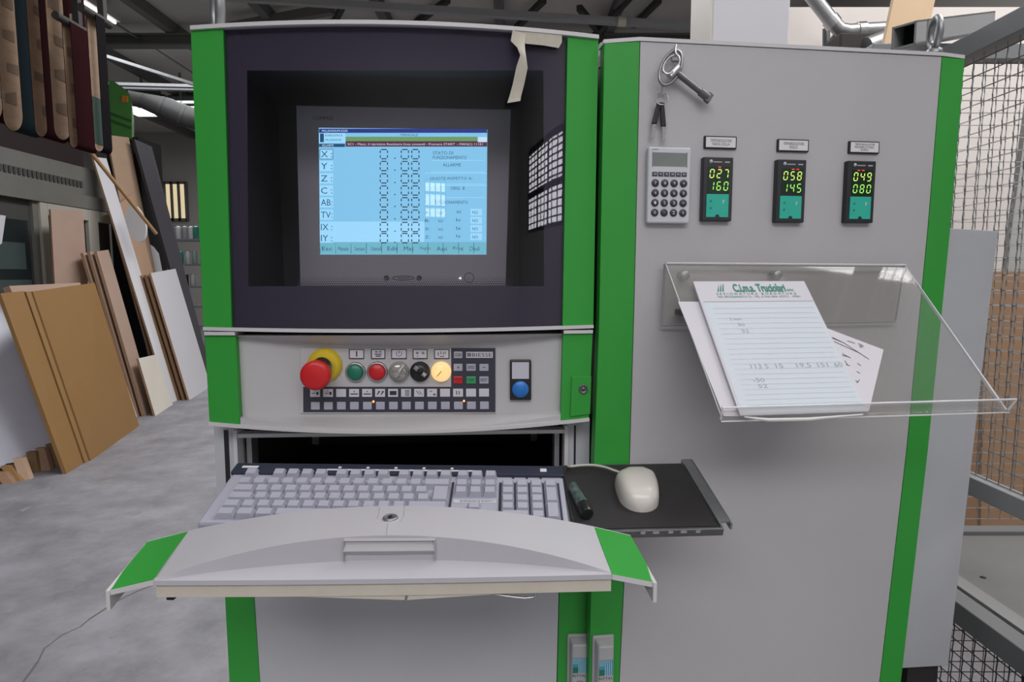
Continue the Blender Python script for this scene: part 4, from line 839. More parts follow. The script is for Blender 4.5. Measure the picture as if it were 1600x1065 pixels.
ptext(tx, Mo, 'MANUALE', 626, 208.8, 653, 212.6, wt, 1); ptext(tx, Mo, 'MILLENNIUM-K500', 503, 202.6, 543, 206, wt, 3); ptext(tx, Mo, 'ALLARMI', 503, 225.3, 521, 228.6, wt, 3); ptext(tx, Mo, 'BORDATRICE', 508, 210, 535, 213, wt, 2); ptext(tx, Mo, 'MILLENNIUM', 508, 217, 533, 220, wt, 2)
ptext(tx, Mo, 'SC1 - Manc. il ripristino Restituire linea comandi - Premere START  - MAN(1) 11151', 543, 223.4, 754, 227.8, wt, 3)
for k, t in enumerate(('Esc', 'Manuale', 'Semiaut', 'Utensili', 'Edit', 'Mac', 'Program', 'Assi', 'Prog', 'Chiudi')): ptext(tx, Mo, t, 503 + k * 25.6, 385, 519 + k * 25.6, 391.5, wt, 2)
build('screen_lettering', tx, [SIN, STE, SMI, SLT], scr)
for k in range(3): pquad(bgp, Mo, 745 + k * 5.4, 202.2, 749 + k * 5.4, 206.2, wt)
# masking tape on the console corner
tp = thing('masking_tape', 'torn strip of cream masking tape stuck on the console glass top corner, end hanging', 'tape', C.hit(810, 160, .006, 1))
ycr = lambda x: yt(x) + 1
m = MB(); m.grid([[C.hit(x, y0 + (x - 800) * .10, .003, 1) for x in (802, 825, 850, 878)] for y0 in (44.5, 58, 66)]); m.v[-1] = C.hit(873, 75, .003, 1); build('stuck_end', m, TAPE, tp)
cl = [((801, 47), (822, 53), .0045), ((798, 64), (820, 68), .006), ((808, 74), (820.5, 78), .012), ((813, 86), (822, 88), .018), ((807, 104), (824.5, 106), .016), ((801, 132), (819, 132), .012), ((796, 150), (814.5, 149), .010), ((792.5, 161), (813, 157.5), .012)]
m = MB(); m.grid([[C.hit(*a, w, 1), C.hit((a[0] + b[0]) / 2, (a[1] + b[1]) / 2, w + .003, 1), C.hit(*b, w, 1)] for a, b, w in cl]); build('hanging_end', m, TAPE, tp)

# ================================================================ MOUSE SHELF, MOUSE, MARKER
zb_ = -.2946 * .965
sbr = atz(1068, 727, EYE + zb_); sbl = V((kbr.x - .002, sbr.y - .012, sbr.z)); sfr = at(1156, 822, .83)
Sf = Frame(sbr, sbr - sbl, up=sbr - sfr); SDp = (sbr - sfr).length; SWd = (sbr - sbl).length
def sbox(mb, u0, u1, v0, v1, w0, w1): return mb.hexa([Sf.p(u0, v0, w1), Sf.p(u1, v0, w1), Sf.p(u1, v1, w1), Sf.p(u0, v1, w1), Sf.p(u0, v0, w0), Sf.p(u1, v0, w0), Sf.p(u1, v1, w0), Sf.p(u0, v1, w0)])
shf = thing('mouse_shelf', 'small steel shelf with black rubber mat fixed at the keyboard drawer side', 'shelf', Sf.p(-.1, -SDp / 2, -.006))
sh = (sfr - sbr).dot(Sf.ex)
rp = lambda v: 0.0
m = MB(); sbox(m, -SWd, .002, -SDp, .01, -.006, -.002); build('base_plate', m, STEEL, shf)
m = MB(); sbox(m, -SWd + .002, -.003, -SDp + .004, .004, -.002, .0008); build('rubber_mat', m, PADM, shf)
m = MB(); sbox(m, -SWd, .004, -SDp - .003, -SDp + .003, -.010, .001); fr2 = build('front_rail', m, STEEL, shf, bevel=.0015)
m = MB()
for k in range(5): u = -.03 - k * .018; sbox(m, u - .003 - .002 * (k % 2), u + .003, -SDp - .0034, -SDp - .002, -.004, -.0005)
build('glue_smear', m, mat('dull_smear', (.35, .34, .32), .7), fr2)
m = MB(); sbox(m, 0, .0025, -SDp, .012, -.006, .004); sbox(m, .0025, .016, -SDp + .008, .012, .0015, .004); sbox(m, .0145, .017, -SDp + .003, .012, -.005, .004); build('side_flange', m, ZINC, shf)
mu, mv = Sf.uv(997, 767, .008)
ms = thing('computer_mouse', 'cream corded computer mouse on the black mat', 'mouse', Sf.p(mu, mv, .0008))
MRA = math.radians(-7); mX, mY = Sf.ex * math.cos(MRA) + Sf.ey * math.sin(MRA), Sf.ey * math.cos(MRA) - Sf.ex * math.sin(MRA)
def mloc(x, y, z): return Sf.p(mu, mv, 0) + mX * x + mY * y + Sf.n * z
def mpt(s, a):   # s along 0 (cable end) .. 1 (palm end)
    hw_ = .0300 * (0.90 + .10 * math.sin(math.pi * min(1, s * 1.1))) * (1 - max(0, (s - .66) / .34) ** 2.6) ** .5 if s < 1 else 0
    hw_ *= (1.07 - .22 * s)
    hw_ *= 1 - .35 * max(0, .08 - s) / .08
    hh = .029 * (0.52 + .48 * math.sin(math.pi * (.16 + .66 * s))) * (1 - max(0, (s - .70) / .30) ** 2.6) ** .5 if s < 1 else 0
    c, sn = math.cos(a), math.sin(a); e = .55
    return mloc(hw_ * math.copysign(abs(c) ** e, c), .040 - .080 * s + (.006 * c if s < .3 else 0) * (1 - s / .3), .001 + hh * abs(sn) ** .7)
ss = [0, .03, .1, .2, .3, .42, .55, .66, .75, .83, .9, .95, .985, 1]
m = MB(); m.grid([[mpt(s, math.pi * k / 20) for k in range(21)] for s in ss]); fr0 = [mpt(0, math.pi * k / 20) for k in range(21)]; m.add(fr0, [tuple(range(21))]); build('shell', m, BEIGE, ms, bevel=None)
m = MB(); m.tube([mpt(.02, math.pi * k / 20) + Sf.n * .0002 for k in range(8, 17)], .0006, 5); build('button_seam', m, mat('seam_grey', (.25, .24, .22), .6), ms)
m = MB(); a0 = mloc(-.014, .039, .010)
cp = [a0] + [Sf.hit(x, y, .012) for x, y in ((958, 734), (945, 729.5), (928, 726.5), (910, 726.5), (890, 728.5))]
cp2 = []
for i in range(len(cp) - 1):
    for k in range(4):
        t = k / 4; p0, p1, p2, p3 = cp[max(i - 1, 0)], cp[i], cp[i + 1], cp[min(i + 2, len(cp) - 1)]
        cp2.append(.5 * ((2 * p1) + (p2 - p0) * t + (2 * p0 - 5 * p1 + 4 * p2 - p3) * t * t + (3 * p1 - p0 - 3 * p2 + p3) * t ** 3))
m.tube(cp2 + [cp[-1], C.hit(880, 728, LW - .03)], .0019, 8); build('cord', m, mat('cord_cream', (.52, .50, .46), .5), ms)
mk = thing('marker_pen', 'dark green marker pen lying between the keyboard and the mouse mat edge', 'pen', Sf.hit(905, 785, .008))
p0, p1, p2 = Sf.hit(893.5, 757, .0088), Sf.hit(911, 789, .0092), Sf.hit(918, 803, .0095)
m = MB(); m.tube([p0, lerp(p0, p1, .06), p1], [.0050, .0068, .0086], 16); build('barrel', m, MARK, mk)
m = MB(); m.tube([p1, lerp(p1, p2, .9), p2], [.0090, .0090, .0078], 16); build('cap', m, mat('black_cap', (.012, .014, .014), .3), mk)
# ================================================================ WIRE MESH CAGE (right)
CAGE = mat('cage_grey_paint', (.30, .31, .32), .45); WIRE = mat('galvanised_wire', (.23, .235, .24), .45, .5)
CAGD = mat('cage_shaded_paint', (.15, .155, .16), .5)  # cage grey darkened, shade on the lower rails put into the colour
FX = .90; FY = 1.52
def wires_x(mb, x, y0, y1, z0, z1, sy, sz, r=.0013):
    n = int((y1 - y0) / sy)
    for k in range(n + 1):
        y = y0 + k * sy; c = int((z1 - z0) / sz * 2)
        mb.tube([V((x + (.0022 if j % 2 else -.0022), y + (.0020 if j % 2 else -.0020), z0 + (z1 - z0) * j / c)) for j in range(c + 1)], r, 3, smooth=False)
    for k in range(int((z1 - z0) / sz) + 1): mb.tube([V((x, y0, z0 + k * sz)), V((x, y1, z0 + k * sz))], r, 3, smooth=False)
def wires_y(mb, y, x0, x1, z0, z1, sx, sz, r=.0013):
    for k in range(int((x1 - x0) / sx) + 1):
        x = x0 + k * sx; c = int((z1 - z0) / sz * 2)
        mb.tube([V((x + (.0020 if j % 2 else -.0020), y + (.0022 if j % 2 else -.0022), z0 + (z1 - z0) * j / c)) for j in range(c + 1)], r, 3, smooth=False)
    for k in range(int((z1 - z0) / sz) + 1): mb.tube([V((x0, y, z0 + k * sz)), V((x1, y, z0 + k * sz))], r, 3, smooth=False)
ztop = atx(1600, 22, FX).z
f1 = thing('wire_fence', 'grey framed crimped wire mesh fence running from the cabinet towards the viewer', 'fence', (FX, 1.1, 0))
zm = atx(1600, 792, FX).z
m = MB(); m.wbox(FX - .02, FX + .02, .5, FY + .02, ztop - .035, ztop + .006); build('top_rail', m, CAGE, f1, bevel=.002)
m = MB(); m.wbox(FX - .015, FX + .015, .5, FY, zm - .018, zm + .018); build('middle_rail', m, CAGE, f1, bevel=.002)
zl = atx(1600, 1004, FX).z
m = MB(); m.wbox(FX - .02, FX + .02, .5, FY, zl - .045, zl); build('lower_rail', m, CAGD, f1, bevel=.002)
m = MB(); m.wbox(FX - .02, FX + .02, .5, .54, 0, ztop); build('post', m, CAGE, f1)
m = MB(); wires_x(m, FX, .6, FY - .02, zm + .02, ztop - .035, .029, .0275); build('upper_mesh', m, WIRE, f1, kind='stuff')
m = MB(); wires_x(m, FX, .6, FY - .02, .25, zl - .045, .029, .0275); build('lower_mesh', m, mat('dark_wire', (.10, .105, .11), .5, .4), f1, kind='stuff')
f2 = thing('wire_fence', 'second wire mesh fence panel crossing behind the cabinet, in front of the brown boards', 'fence', (1.3, FY + .05, 0))
zt2 = aty(1560, 72, FY + .05).z
m = MB(); m.wbox(.84, 2.3, FY + .03, FY + .07, zt2 - .035, zt2); build('top_rail', m, CAGE, f2, bevel=.002)
m = MB(); m.wbox(.84, 2.3, FY + .03, FY + .07, zl - .006, zl + .004); build('lower_rail', m, CAGD, f2)
m = MB(); m.wbox(2.26, 2.3, FY + .03, FY + .07, 0, zt2); build('post', m, CAGE, f2)
m = MB(); wires_y(m, FY + .05, .86, 2.0, zl + .03, zt2 - .035, .029, .0285); build('mesh', m, WIRE, f2, kind='stuff')
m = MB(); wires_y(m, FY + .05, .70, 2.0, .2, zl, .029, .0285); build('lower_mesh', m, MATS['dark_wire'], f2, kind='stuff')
# square tube frame end over the corner
tb = thing('frame_tube', 'open ended square grey steel tube resting across the cage corner', 'tube', aty(1440, 75, 1.5))
m = MB(); a, b = aty(1412, 56, 1.40), aty(1520, 40, 1.62); d = (b - a).normalized(); up = V((0, 0, 1)); sd = d.cross(up).normalized(); h = .024
for s0, s1, t0, t1 in ((-h, h, h - .004, h), (-h, h, -h, -h + .004), (-h, -h + .004, -h, h), (h - .004, h, -h, h)):
    c = [a + sd * s + up * t for s, t in ((s0, t0), (s1, t0), (s1, t1), (s0, t1))]; m.hexa(c + [p + d * .45 for p in c])
build('tube_wall', m, CAGE, tb); m = MB(); c = [a + d * .05 + sd * s + up * t for s, t in ((-h, -h), (h, -h), (h, h), (-h, h))]; m.hexa(c + [p + d * .01 for p in c]); build('dark_hollow', m, DARKIN, tb)
m = MB(); pz = aty(1440, 88, 1.5); m.wbox(pz.x - .02, pz.x + .02, 1.5, 1.54, 0, a.z - h); build('post', m, CAGE, tb)
# machine bed inside the cage
bd = thing('machine_bed', 'pale grey flat machine table inside the mesh cage', 'machine bed', (1.5, 1.1, 0))
m = MB(); m.wbox(FX + .025, 2.3, .5, FY + .025, zl - .035, zl - .004); build('table_top', m, mat('shaded_bed_paint', (.17, .17, .165), .5, noise=(5, .3)), bd)  # bed grey lowered, its shading is put into the colour
m = MB(); m.wbox(FX + .025, FX + .06, .5, FY + .02, zl - .004, zl + .003); build('edge_strip', m, mat('bed_edge_paint', (.22, .225, .225), .5), bd)
m = MB(); m.wbox(1.2, 2.2, .6, FY - .1, 0, zl - .035); build('pedestal', m, DARKIN, bd)
m = MB(); q = aty(1537, 889, 1.32); m.lathe(V((q.x, 1.32, zl - .004)), (0, 0, 1), [(.006, 0), (.006, .001), (0, .001)], 10); build('hole', m, DARKIN, bd)
# boards stacked behind the cage
BRN = mat('brown_hardboard', (.27, .155, .085), .75, noise=(3, .35, (.20, .11, .06))); BRN2 = mat('brown_board_b', (.31, .19, .11), .75, noise=(3, .35, (.24, .14, .08)))
def wallboard(name, label, x0, x1, y, z0, z1, m_, lean=.12, t=.03, group=None):
    q = [V((x0, y, z0)), V((x1, y, z0)), V((x1, y + lean, z1)), V((x0, y + lean, z1))]; mb = MB(); mb.hexa(q + [p + V((0, t, 0)) for p in q]); return tag(build(name, mb, m_), label, 'board', group)
zb2 = aty(1560, 431, 2.6).z
wallboard('hardboard_sheet', 'brown hardboard sheet standing behind the wire mesh cage, nearest the cabinet', 1.2, 1.98, 2.6, 0, zb2, BRN)
wallboard('hardboard_sheet', 'brown hardboard sheet standing behind the wire mesh cage, farthest from the cabinet', 2.04, 3.2, 2.66, 0, zb2 + .02, BRN2)
q = [aty(1572, 425, 2.9), aty(1720, 425, 2.9), aty(1720, 130, 3.0), aty(1612, 130, 3.0)]
mb = MB(); q2 = [V((p.x, p.y, p.z)) for p in q]; kk_ = q2[0].z / (q2[3].z - q2[0].z); q2[0] = q2[0] - (q2[3] - q2[0]) * kk_; q2[1] = q2[1] - (q2[2] - q2[1]) * (q2[1].z / (q2[2].z - q2[1].z)); mb.hexa(q2 + [p + V((0, .03, 0)) for p in q2]); tag(build('grey_board', mb, mat('grey_melamine', (.34, .34, .32), .6)), 'grey board with dark slanted edge leaning behind the mesh', 'board')
mb = MB(); e = [q2[0], q2[3]]; 
lean = thing('plywood_board', 'tall pale plywood board leaning above the cabinet beside the mesh frame tube', 'board', (0, 0, 0)); lean.location = aty(1410, 600, 2.3); lean.location.z = 0
t0, t1, b0, b1 = aty(1405, -40, 2.75), aty(1470, -40, 2.75), aty(1376, 95, 2.60), aty(1440, 95, 2.60)
k0 = (b0 - t0) * (b0.z / (t0.z - b0.z)) + b0; k1 = (b1 - t1) * (b1.z / (t1.z - b1.z)) + b1
mb = MB(); q = [k0, k1, t1, t0]; mb.hexa(q + [p + V((0, .022, 0)) for p in q]); build('sheet', mb, mat('pale_plywood', (.46, .31, .165), .6, noise=(6, .4, (.38, .24, .12)), stretch=(1, 1, .15)), lean)
# white riser column and pipework behind the cabinet
col = thing('cable_riser', 'white square cable riser column rising behind the grey cabinet', 'column', (0, 0, 0)); p = aty(1172, 60, 1.62); col.location = (p.x, 1.7, 0)
xa_, xb_ = aty(1112, 60, 1.62).x, aty(1233, 60, 1.62).x
m = MB(); m.wbox(xa_, xb_, 1.62, 1.80, 0, 3.4); build('duct', m, mat('riser_white', (.76, .75, .80), .5), col, bevel=.004)
m = MB(); m.wbox(xa_ - .004, xa_, 1.62, 1.80, 0, 3.4); build('side_cover', m, mat('riser_cream', (.78, .72, .64), .5), col)
PIPE = mat('galvanised_pipe', (.48, .49, .50), .35, .85, noise=(12, .4))
pp = thing('extraction_pipe', 'silver bent extraction pipe crossing the cream wall', 'pipe', aty(1320, 50, 3.4))
pts = [aty(x, y, 3.45) for x, y in ((1235, -50), (1300, 34), (1312, 46), (1325, 49), (1345, 47.5), (1480, 40))]; m = MB(); m.tube(pts, .036, 14); build('tube', m, PIPE, pp)
for i in (1, 4): d = (pts[i + 1] - pts[i - 1]).normalized(); m = MB(); m.tube([pts[i] - d * .02, pts[i] + d * .02], .042, 14); build('clamp', m, SILVER, pp)
m = MB(); a = aty(1290, 75, 3.5); m.tube([aty(1290, 78, 3.6), aty(1312, 50, 3.5)], .02, 8); m.tube([aty(1291, 45, 3.6), aty(1291, 80, 3.6)], .02, 8); build('bracket', m, STEEL, pp)
dm = thing('dark_block', 'dark block for brackets and shade behind the cabinet top under the silver pipe', 'machine', aty(1340, 75, 3.3))
dm.location.z = 0  # dark box stands for brackets and the darkness under the pipe
m = MB(); a, b = aty(1297, 62, 3.3), aty(1372, 90, 3.3); m.wbox(a.x, b.x, 3.2, 3.5, 0, a.z); build('cabinet', m, MATS['roof_dark'], dm, bevel=.01)
m = MB(); m.tube([aty(1355, 75, 3.15), aty(1395, 60, 3.15)], .05, 12); build('hose_end', m, ZINC, dm)

# ================================================================ BOARDS LEANING ALONG THE LEFT
MDF = mat('tan_mdf', (.29, .16, .056), .6, noise=(4, .3, (.245, .13, .042))); MDFE = mat('dark_mdf_edge', (.17, .095, .04), .7)
CHIP = mat('raw_chipboard', (.50, .345, .235), .7, noise=(5, .35, (.42, .27, .18))); PINKB = mat('pinkish_board', (.44, .31, .24), .7, noise=(4, .3, (.37, .25, .19)))
MELW = mat('white_melamine', (.70, .69, .71), .4); MELC = mat('cream_melamine', (.78, .73, .63), .45); DGB = mat('dark_grey_laminate', (.072, .068, .078), .45); WEDGE = mat('wood_edge', (.33, .20, .12), .7, noise=(40, .5))
LILAC = mat('pale_film', (.62, .63, .72), .4, noise=(2, .4, (.42, .43, .52)))
def board(name, label, BL, BR, TR, TL, t, m_, edge=None, group=None, push=0.0, strips=1, em=None):
    p0, p1 = atz(*BL, .0), atz(*BR, .0); q1, q0 = aty(*TR, p1.y), aty(*TL, p0.y)
    n = (p1 - p0).cross(q0 - p0).normalized()
    if n.dot(E - p0) < 0: n = -n
    pts = [p - n * push for p in (p0, p1, q1, q0)]
    if push:
        for p in pts[:2]: p.z = 0
    o = thing(name, label, 'board', (pts[0] + pts[1]) / 2, group)
    mb = MB(); mb.hexa(pts + [p - n * t * .999 for p in pts]); build('panel', mb, m_, o)
    if em:
        e = MB(); k = n * t; s = (pts[0] - pts[1]).normalized() * .0015; e.hexa([pts[0] - k + s, pts[0] + s, pts[3] + s, pts[3] - k + s, pts[0] - k, pts[0], pts[3], pts[3] - k]); build('raw_edge', e, em, o)
    return o
board('mdf_board', 'wide tan board leaning at the far side of the dark slot in the tan stack', (142, 719.5), (217.5, 665), (148, 441.5), (51, 455), .03, MDF)
board('mdf_board', 'narrow looking tan board at the near side of the tan leaning stack', (104, 740), (130, 724), (37, 454.5), (1, 458), .026, MDF, push=.0)
ms_ = board('mdf_board', 'narrow tan strip between two dark joints in the middle of the tan leaning stack', (131, 724), (141, 719.5), (50.5, 455), (37, 456), .02, MDFE, push=.012)
sp0, sp1 = atz(133, 723, .0), atz(138.5, 720.5, .0); sq1, sq0 = aty(48, 455, sp1.y), aty(40.5, 455.5, sp0.y); sd_ = V((.012, 0, 0)); m = MB(); m.hexa([sp0 + V((.001, 0, .001)), sp1 + V((.001, 0, .001)), sq1, sq0] + [p - sd_ for p in (sp0, sp1, sq1, sq0)]); build('face_strip', m, MDF, ms_)
board('rough_board', 'rough pinkish board whose top edge shows over the tan stack', (150, 705), (215, 662), (142, 436), (35, 440), .05, PINKB, push=.10, em=WEDGE)
board('white_board', 'thin white board edge right behind the tan stack', (212, 652), (220, 648), (153, 446.5), (143, 447), .02, MELC, push=.0)
for k in range(3): board('shelf_board', ('pinkish brown board with clean face, front of the narrow stack by the cream offcut', 'second pinkish brown board of the narrow stack behind the clean-faced one', 'rearmost pinkish brown board of the narrow stack')[k], (226 - k * 5, 650 + k * .5), (241, 640), (169.5, 390), (151 - k * 5.5, 392.5), .028, PINKB, group=None, push=.033 * k, em=WEDGE)
board('offcut_board', 'small cream board leaning low against the narrow brown stack', (233, 650), (261.5, 632), (236, 555.5), (206.5, 562), .02, MELC, push=-.06, em=WEDGE)
board('white_plank', 'long narrow white plank leaning tallest between brown stack and white panel', (263, 630), (277, 624), (163.5, 248), (142.5, 245.5), .02, MELW, push=-.02, em=WEDGE)
board('white_board', 'wide white board leaning in front of wood edged boards beside the console', (289, 625), (323, 604), (268, 421), (228.5, 428), .022, MELW, push=-.05, em=WEDGE)
for k in range(3): board('wood_board', ('wood board directly behind the wide white panel', 'second wood board behind the wide white panel', 'third wood board behind the wide white panel')[k], (285 - k * 3.4, 625), (318, 606), (264, 424), (225 - k * 3.6, 430), .022, WEDGE, push=-.02 + .028 * k, em=MDFE)
board('dark_board', 'tall dark grey laminate panel leaning beside the console', (318, 604), (334, 596), (237, 229), (210, 217), .035, DGB, push=.0, em=mat('black_edge', (.02, .018, .02), .5))
CHP = board('chipboard_plank', 'tall raw chipboard plank under the green machine head', (249, 613), (283, 602), (206, 214), (173, 210), .02, CHIP, push=.04, em=WEDGE)
board('chipboard_plank', 'raw chipboard plank lower and behind the long white plank', (262, 626), (292, 610), (214, 300), (180, 330), .02, mat('chip_pink', (.46, .30, .20), .7), push=.05)
board('beige_board', 'upright beige board covering the second cabin window of the grey machine', (115, 660), (166, 646), (146, 329), (96.5, 327), .02, PINKB, push=.12, em=WEDGE)
board('pale_board', 'pale pinkish board peeking out behind the dark grey panel', (318, 590), (330, 585), (258, 232), (246, 222), .03, CHIP, push=.3)
board('pale_board', 'white narrow board peeking out behind the dark grey panel', (306, 595), (318, 590), (247, 220), (231, 216), .03, MELW, push=.28)
# pale oval standing for white seen through a rounded cut
dsk = MB(); y0 = 7.2; n = 28
pol = [aty(212 + 15 * math.cos(a) + 6 * math.sin(a), 349 + 29 * math.sin(a), y0 + .0) for a in [2 * math.pi * k / n for k in range(n)]]
dsk.prism(pol, (-.0, .03, 0)); build('pale_cutout', dsk, MELW, CHP, label='pale oval for the white seen through a rounded cut')
# stick
sa, sb = aty(118, 208, 6.2), aty(244, 365, 7.0); m = MB(); m.tube([sa, sb], .019, 8); tag(build('wooden_pole', m, mat('light_wood_pole', (.36, .21, .09), .6)), 'thin wooden pole leaning slantwise across the chipboard planks', 'pole')
# film-wrapped white sheet with offcuts below
fa, fb2, fc = at(2, 458, 5.25), at(88, 690, 5.05), at(-60, 762, 4.45)
fn = (fb2 - fa).cross(fc - fa).normalized()
def fp(x, y): r = ray(x, y); return E + r * ((fa - E).dot(fn) / r.dot(fn))
pol = [fp(-60, 474), fp(14, 458), fp(92, 688)] + [fp(x, y) for x, y in ((76, 700), (66, 703), (58, 707), (50, 705), (44, 714), (34, 716), (22, 722), (10, 724), (0, 731), (-60, 760))]
m = MB(); m.prism(pol, (-.02, .012, 0)); o = build('wrapped_sheet', m, LILAC); tag(o, 'bluish white film covered sheet with ragged lower edge at the near end of the boards', 'sheet')
for k, (x0, y0_, x1, y1, mm_) in enumerate(((8, 728, 25, 752, MDF), (27, 716, 39, 749, CHIP), (62, 700, 72, 735, WEDGE), (48, 706, 52, 738, MDFE), (78, 694, 88, 730, MDFE), (0, 738, 12, 756, WEDGE))):
    a = atz(x1, y1, .0); b = aty(x0, y0_, a.y + .06); m = MB(); s = V((.03, .008, 0)); d = V((0, .04, 0)); m.hexa([a - s, a + s, b + s, b - s, a - s + d, a + s + d, b + s + d, b - s + d])
    tag(build('wood_offcut', m, mm_), ('tan wood offcut slanting under the film covered sheet', 'pale wood offcut standing upright under the film covered sheet', 'reddish offcut in the dark below the film covered sheet', 'thin dark offcut between others below the film covered sheet', 'dark offcut close to the tan boards below the film covered sheet', 'low offcut at the frame edge below the film covered sheet')[k], 'offcut', 'wood offcuts under the sheet')
# ================================================================ GREY SANDING MACHINE on the left
GX = -4.75
Gm = Frame((GX, 6, EYE), (0, 1, 0), n=(1, 0, 0))
MG = mat('machine_grey', (.17, .165, .145), .5, noise=(3, .3)); MGD = mat('machine_dark', (.055, .055, .05), .6); MGL = mat('machine_beige', (.42, .40, .345), .5); WGL = mat('dark_window_glass', (.018, .024, .026), .12)
gm = thing('sanding_machine', 'large grey-beige wide belt machine with dark cabin windows behind the boards', 'machine', (GX - .8, 6.5, 0))
zt_ = atx(0, 229, GX).z; y1_ = atx(158, 300, GX).y
m = MB(); m.wbox(GX - 1.6, GX, 3.8, y1_ + .05, .0, atx(0, 292, GX).z - .01); build('body', m, MGD, gm)
zc = atx(0, 284, GX).z
m = MB(); m.wbox(GX - 1.6, GX + .02, 3.8, y1_ + .05, zc, zt_); build('hood', m, MG, gm)
m = MB(); m.wbox(GX, GX + .07, 3.8, y1_ + .05, atx(0, 284, GX).z - .13, atx(0, 277, GX).z - .03); build('rain_ledge', m, MG, gm)
ya0, ya1 = 3.9, atx(126, 270, GX).y
m = MB(); n = 44
for k in range(n): y = lerp(4.6, ya1, k / n); m.wbox(GX + .021, GX + .034, y, y + .033, zc + .1, zt_ - .16)
build('vent_louvres', m, MGD, gm, kind='stuff')
def gbox(mb, x0, y0, x1, y1, w0, w1): return pbox(mb, Gm, x0, y0, x1, y1, w0, w1)
zA, zB = .9, atx(0, 284, GX).z - .13
def gw(mb, ya_, yb_, z0, z1, w0, w1): return mb.wbox(GX + w0, GX + w1, ya_, yb_, z0, z1)
yp = [atx(x, 380, GX).y for x in (50, 58, 70, 133, 148, 170)]
m = MB(); gw(m, yp[0], yp[1], zA, zB, 0, .03); build('door_post', m, MG, gm)
m = MB(); gw(m, yp[1], yp[2], zA, zB, 0, .06); gw(m, yp[2], yp[3], zB - .13, zB, 0, .06); gw(m, yp[3], yp[4], zA, zB, 0, .06); gw(m, yp[4], yp[5] - .0, zB - .13, zB, 0, .06); gw(m, yp[2], yp[3], zA, zA + .5, 0, .06); gw(m, yp[4], yp[5], zA, zA + .5, 0, .06); build('window_frame', m, MGL, gm, bevel=.01)
for a, b in ((3.8, yp[0] - .05), (yp[2], yp[3]), (yp[4], yp[5])):
    m = MB(); gw(m, a, b, 1.2, zB - (.13 if a > 4 else .2), 0, .015); build('window_pane', m, WGL, gm)
m = MB(); gw(m, 3.8, yp[0] - .12, 1.52, zB - .42, .016, .02); gw(m, 3.8, yp[0] - .08, 1.30, 1.42, .016, .03); build('inner_screen', m, mat('green_grey_glass', (.06, .085, .082), .2), gm)
m = MB(); q = [atx(x, y, GX + .03) for x, y in ((-4, 385), (3, 380), (9, 337), (-4, 335))]; m.hexa(q + [p - V((.004, 0, 0)) for p in q]); build('notice_sheet', m, PAPER, gm)
m = MB(); m.wbox(GX - 1.0, GX - .3, 6.6, 7.3, zt_, zt_ + .13); build('top_box', m, WALLM, gm)
# hanging sanding belts
BELT = mat('belt_back_paper', (.46, .32, .21), .8, noise=(7, .55, (.28, .18, .12)), stretch=(1, 1, 2.2)); BELTK = mat('black_abrasive', (.007, .006, .007), .9, spec=.05); BELTR = mat('dark_red_abrasive', (.022, .0035, .005), .9, noise=(40, .3), spec=.05); BELTG = mat('blue_green_abrasive', (.009, .018, .024), .9, noise=(40, .3), spec=.1); BPR = mat('belt_print', (.24, .165, .11), .8); BGR = mat('belt_green_back', (.045, .10, .075), .8)
def belt(i, x0, x1, ybot, Yn, depth, outer, inner, label, topz=5.0, bands=False, sl=0.0):
    c = aty((x0 + x1) / 2, ybot, Yn); hw = (aty(x1, ybot - 30, Yn).x - aty(x0, ybot - 30, Yn).x) / 2; r = hw
    prof = [V((-hw, 0, topz)), V((-hw, 0, c.z + r * 1.5))] + [V((-hw * math.cos(a), 0, c.z + r * 1.5 - r * 1.5 * math.sin(a))) for a in [math.pi * k / 14 for k in range(1, 14)]] + [V((hw, 0, c.z + r * 1.5)), V((hw, 0, topz))]
    off = V((c.x, Yn, 0)); dirn = V((sl, 1, 0)) * depth
    o = thing('sanding_belt', label, 'sanding belt', V((c.x, Yn, c.z)), 'sanding belts hung over the grey machine')
    m = MB(); A_, B_ = [p + off for p in prof], [p + off + dirn for p in prof]; m.grid([A_, B_], 0)
    sft = lambda p: p + V((0.004 * (1 if p.x > c.x else -1), 0, -.003))
    m.grid([[sft(p) for p in A_], [sft(p) for p in B_]], 1); m.grid([A_, [sft(p) for p in A_]], 1, False)
    build('belt_loop', m, [inner, outer], o)
    m = MB(); rnd = random.Random(i)
    if not bands:
        for k in range(9):
            z = c.z + r * 1.6 + .1 + k * .23; y = .02 + rnd.random() * depth * .3
            m.quad(*[off + V((-hw + .003 + y * 0, y, z)), off + V((-hw + .003 + 0, y + depth * .5, z)), off + V((-hw + .003 + 0, y + depth * .5, z + .06 + rnd.random() * .05)), off + V((-hw + .003 + 0, y, z + .06))])
        build('printed_mark', m, BPR, o, kind='stuff')
    else:
        for z in (c.z + r * 2.0, c.z + 1.25, c.z + 2.3):
            m.quad(off + V((-hw + .003, 0, z)), off + V((-hw + .003 + sl * depth, depth, z)), off + V((-hw + .003 + sl * depth, depth, z + .30)), off + V((-hw + .003, 0, z + .30)))
        build('green_band', m, BGR, o)
    # the rod it hangs on
    m = MB(); m.tube([off + V((0, -.1, topz)), off + dirn + V((0, .1, topz))], hw, 14); build('hanger_rod', m, ROOFD, o)
    m = MB(); m.wbox(c.x - .02, c.x + .02, Yn + .1, Yn + .14, topz, RZ); build('hanger_strap', m, ROOFD, o)
    return o
belt(0, -24, 5, 188, 4.95, .22, BELTR, BELT, 'sanding belt loop with dark red outside, first of the row, farthest from the console')
belt(1, 7, 37, 204.5, 4.8, .22, BELTG, BELT, 'brown backed sanding belt loop with blue green outside')
belt(2, 56, 74.5, 213.5, 4.65, .22, BELTR, BELT, 'narrow brown backed sanding belt loop with dense printing, red outside')
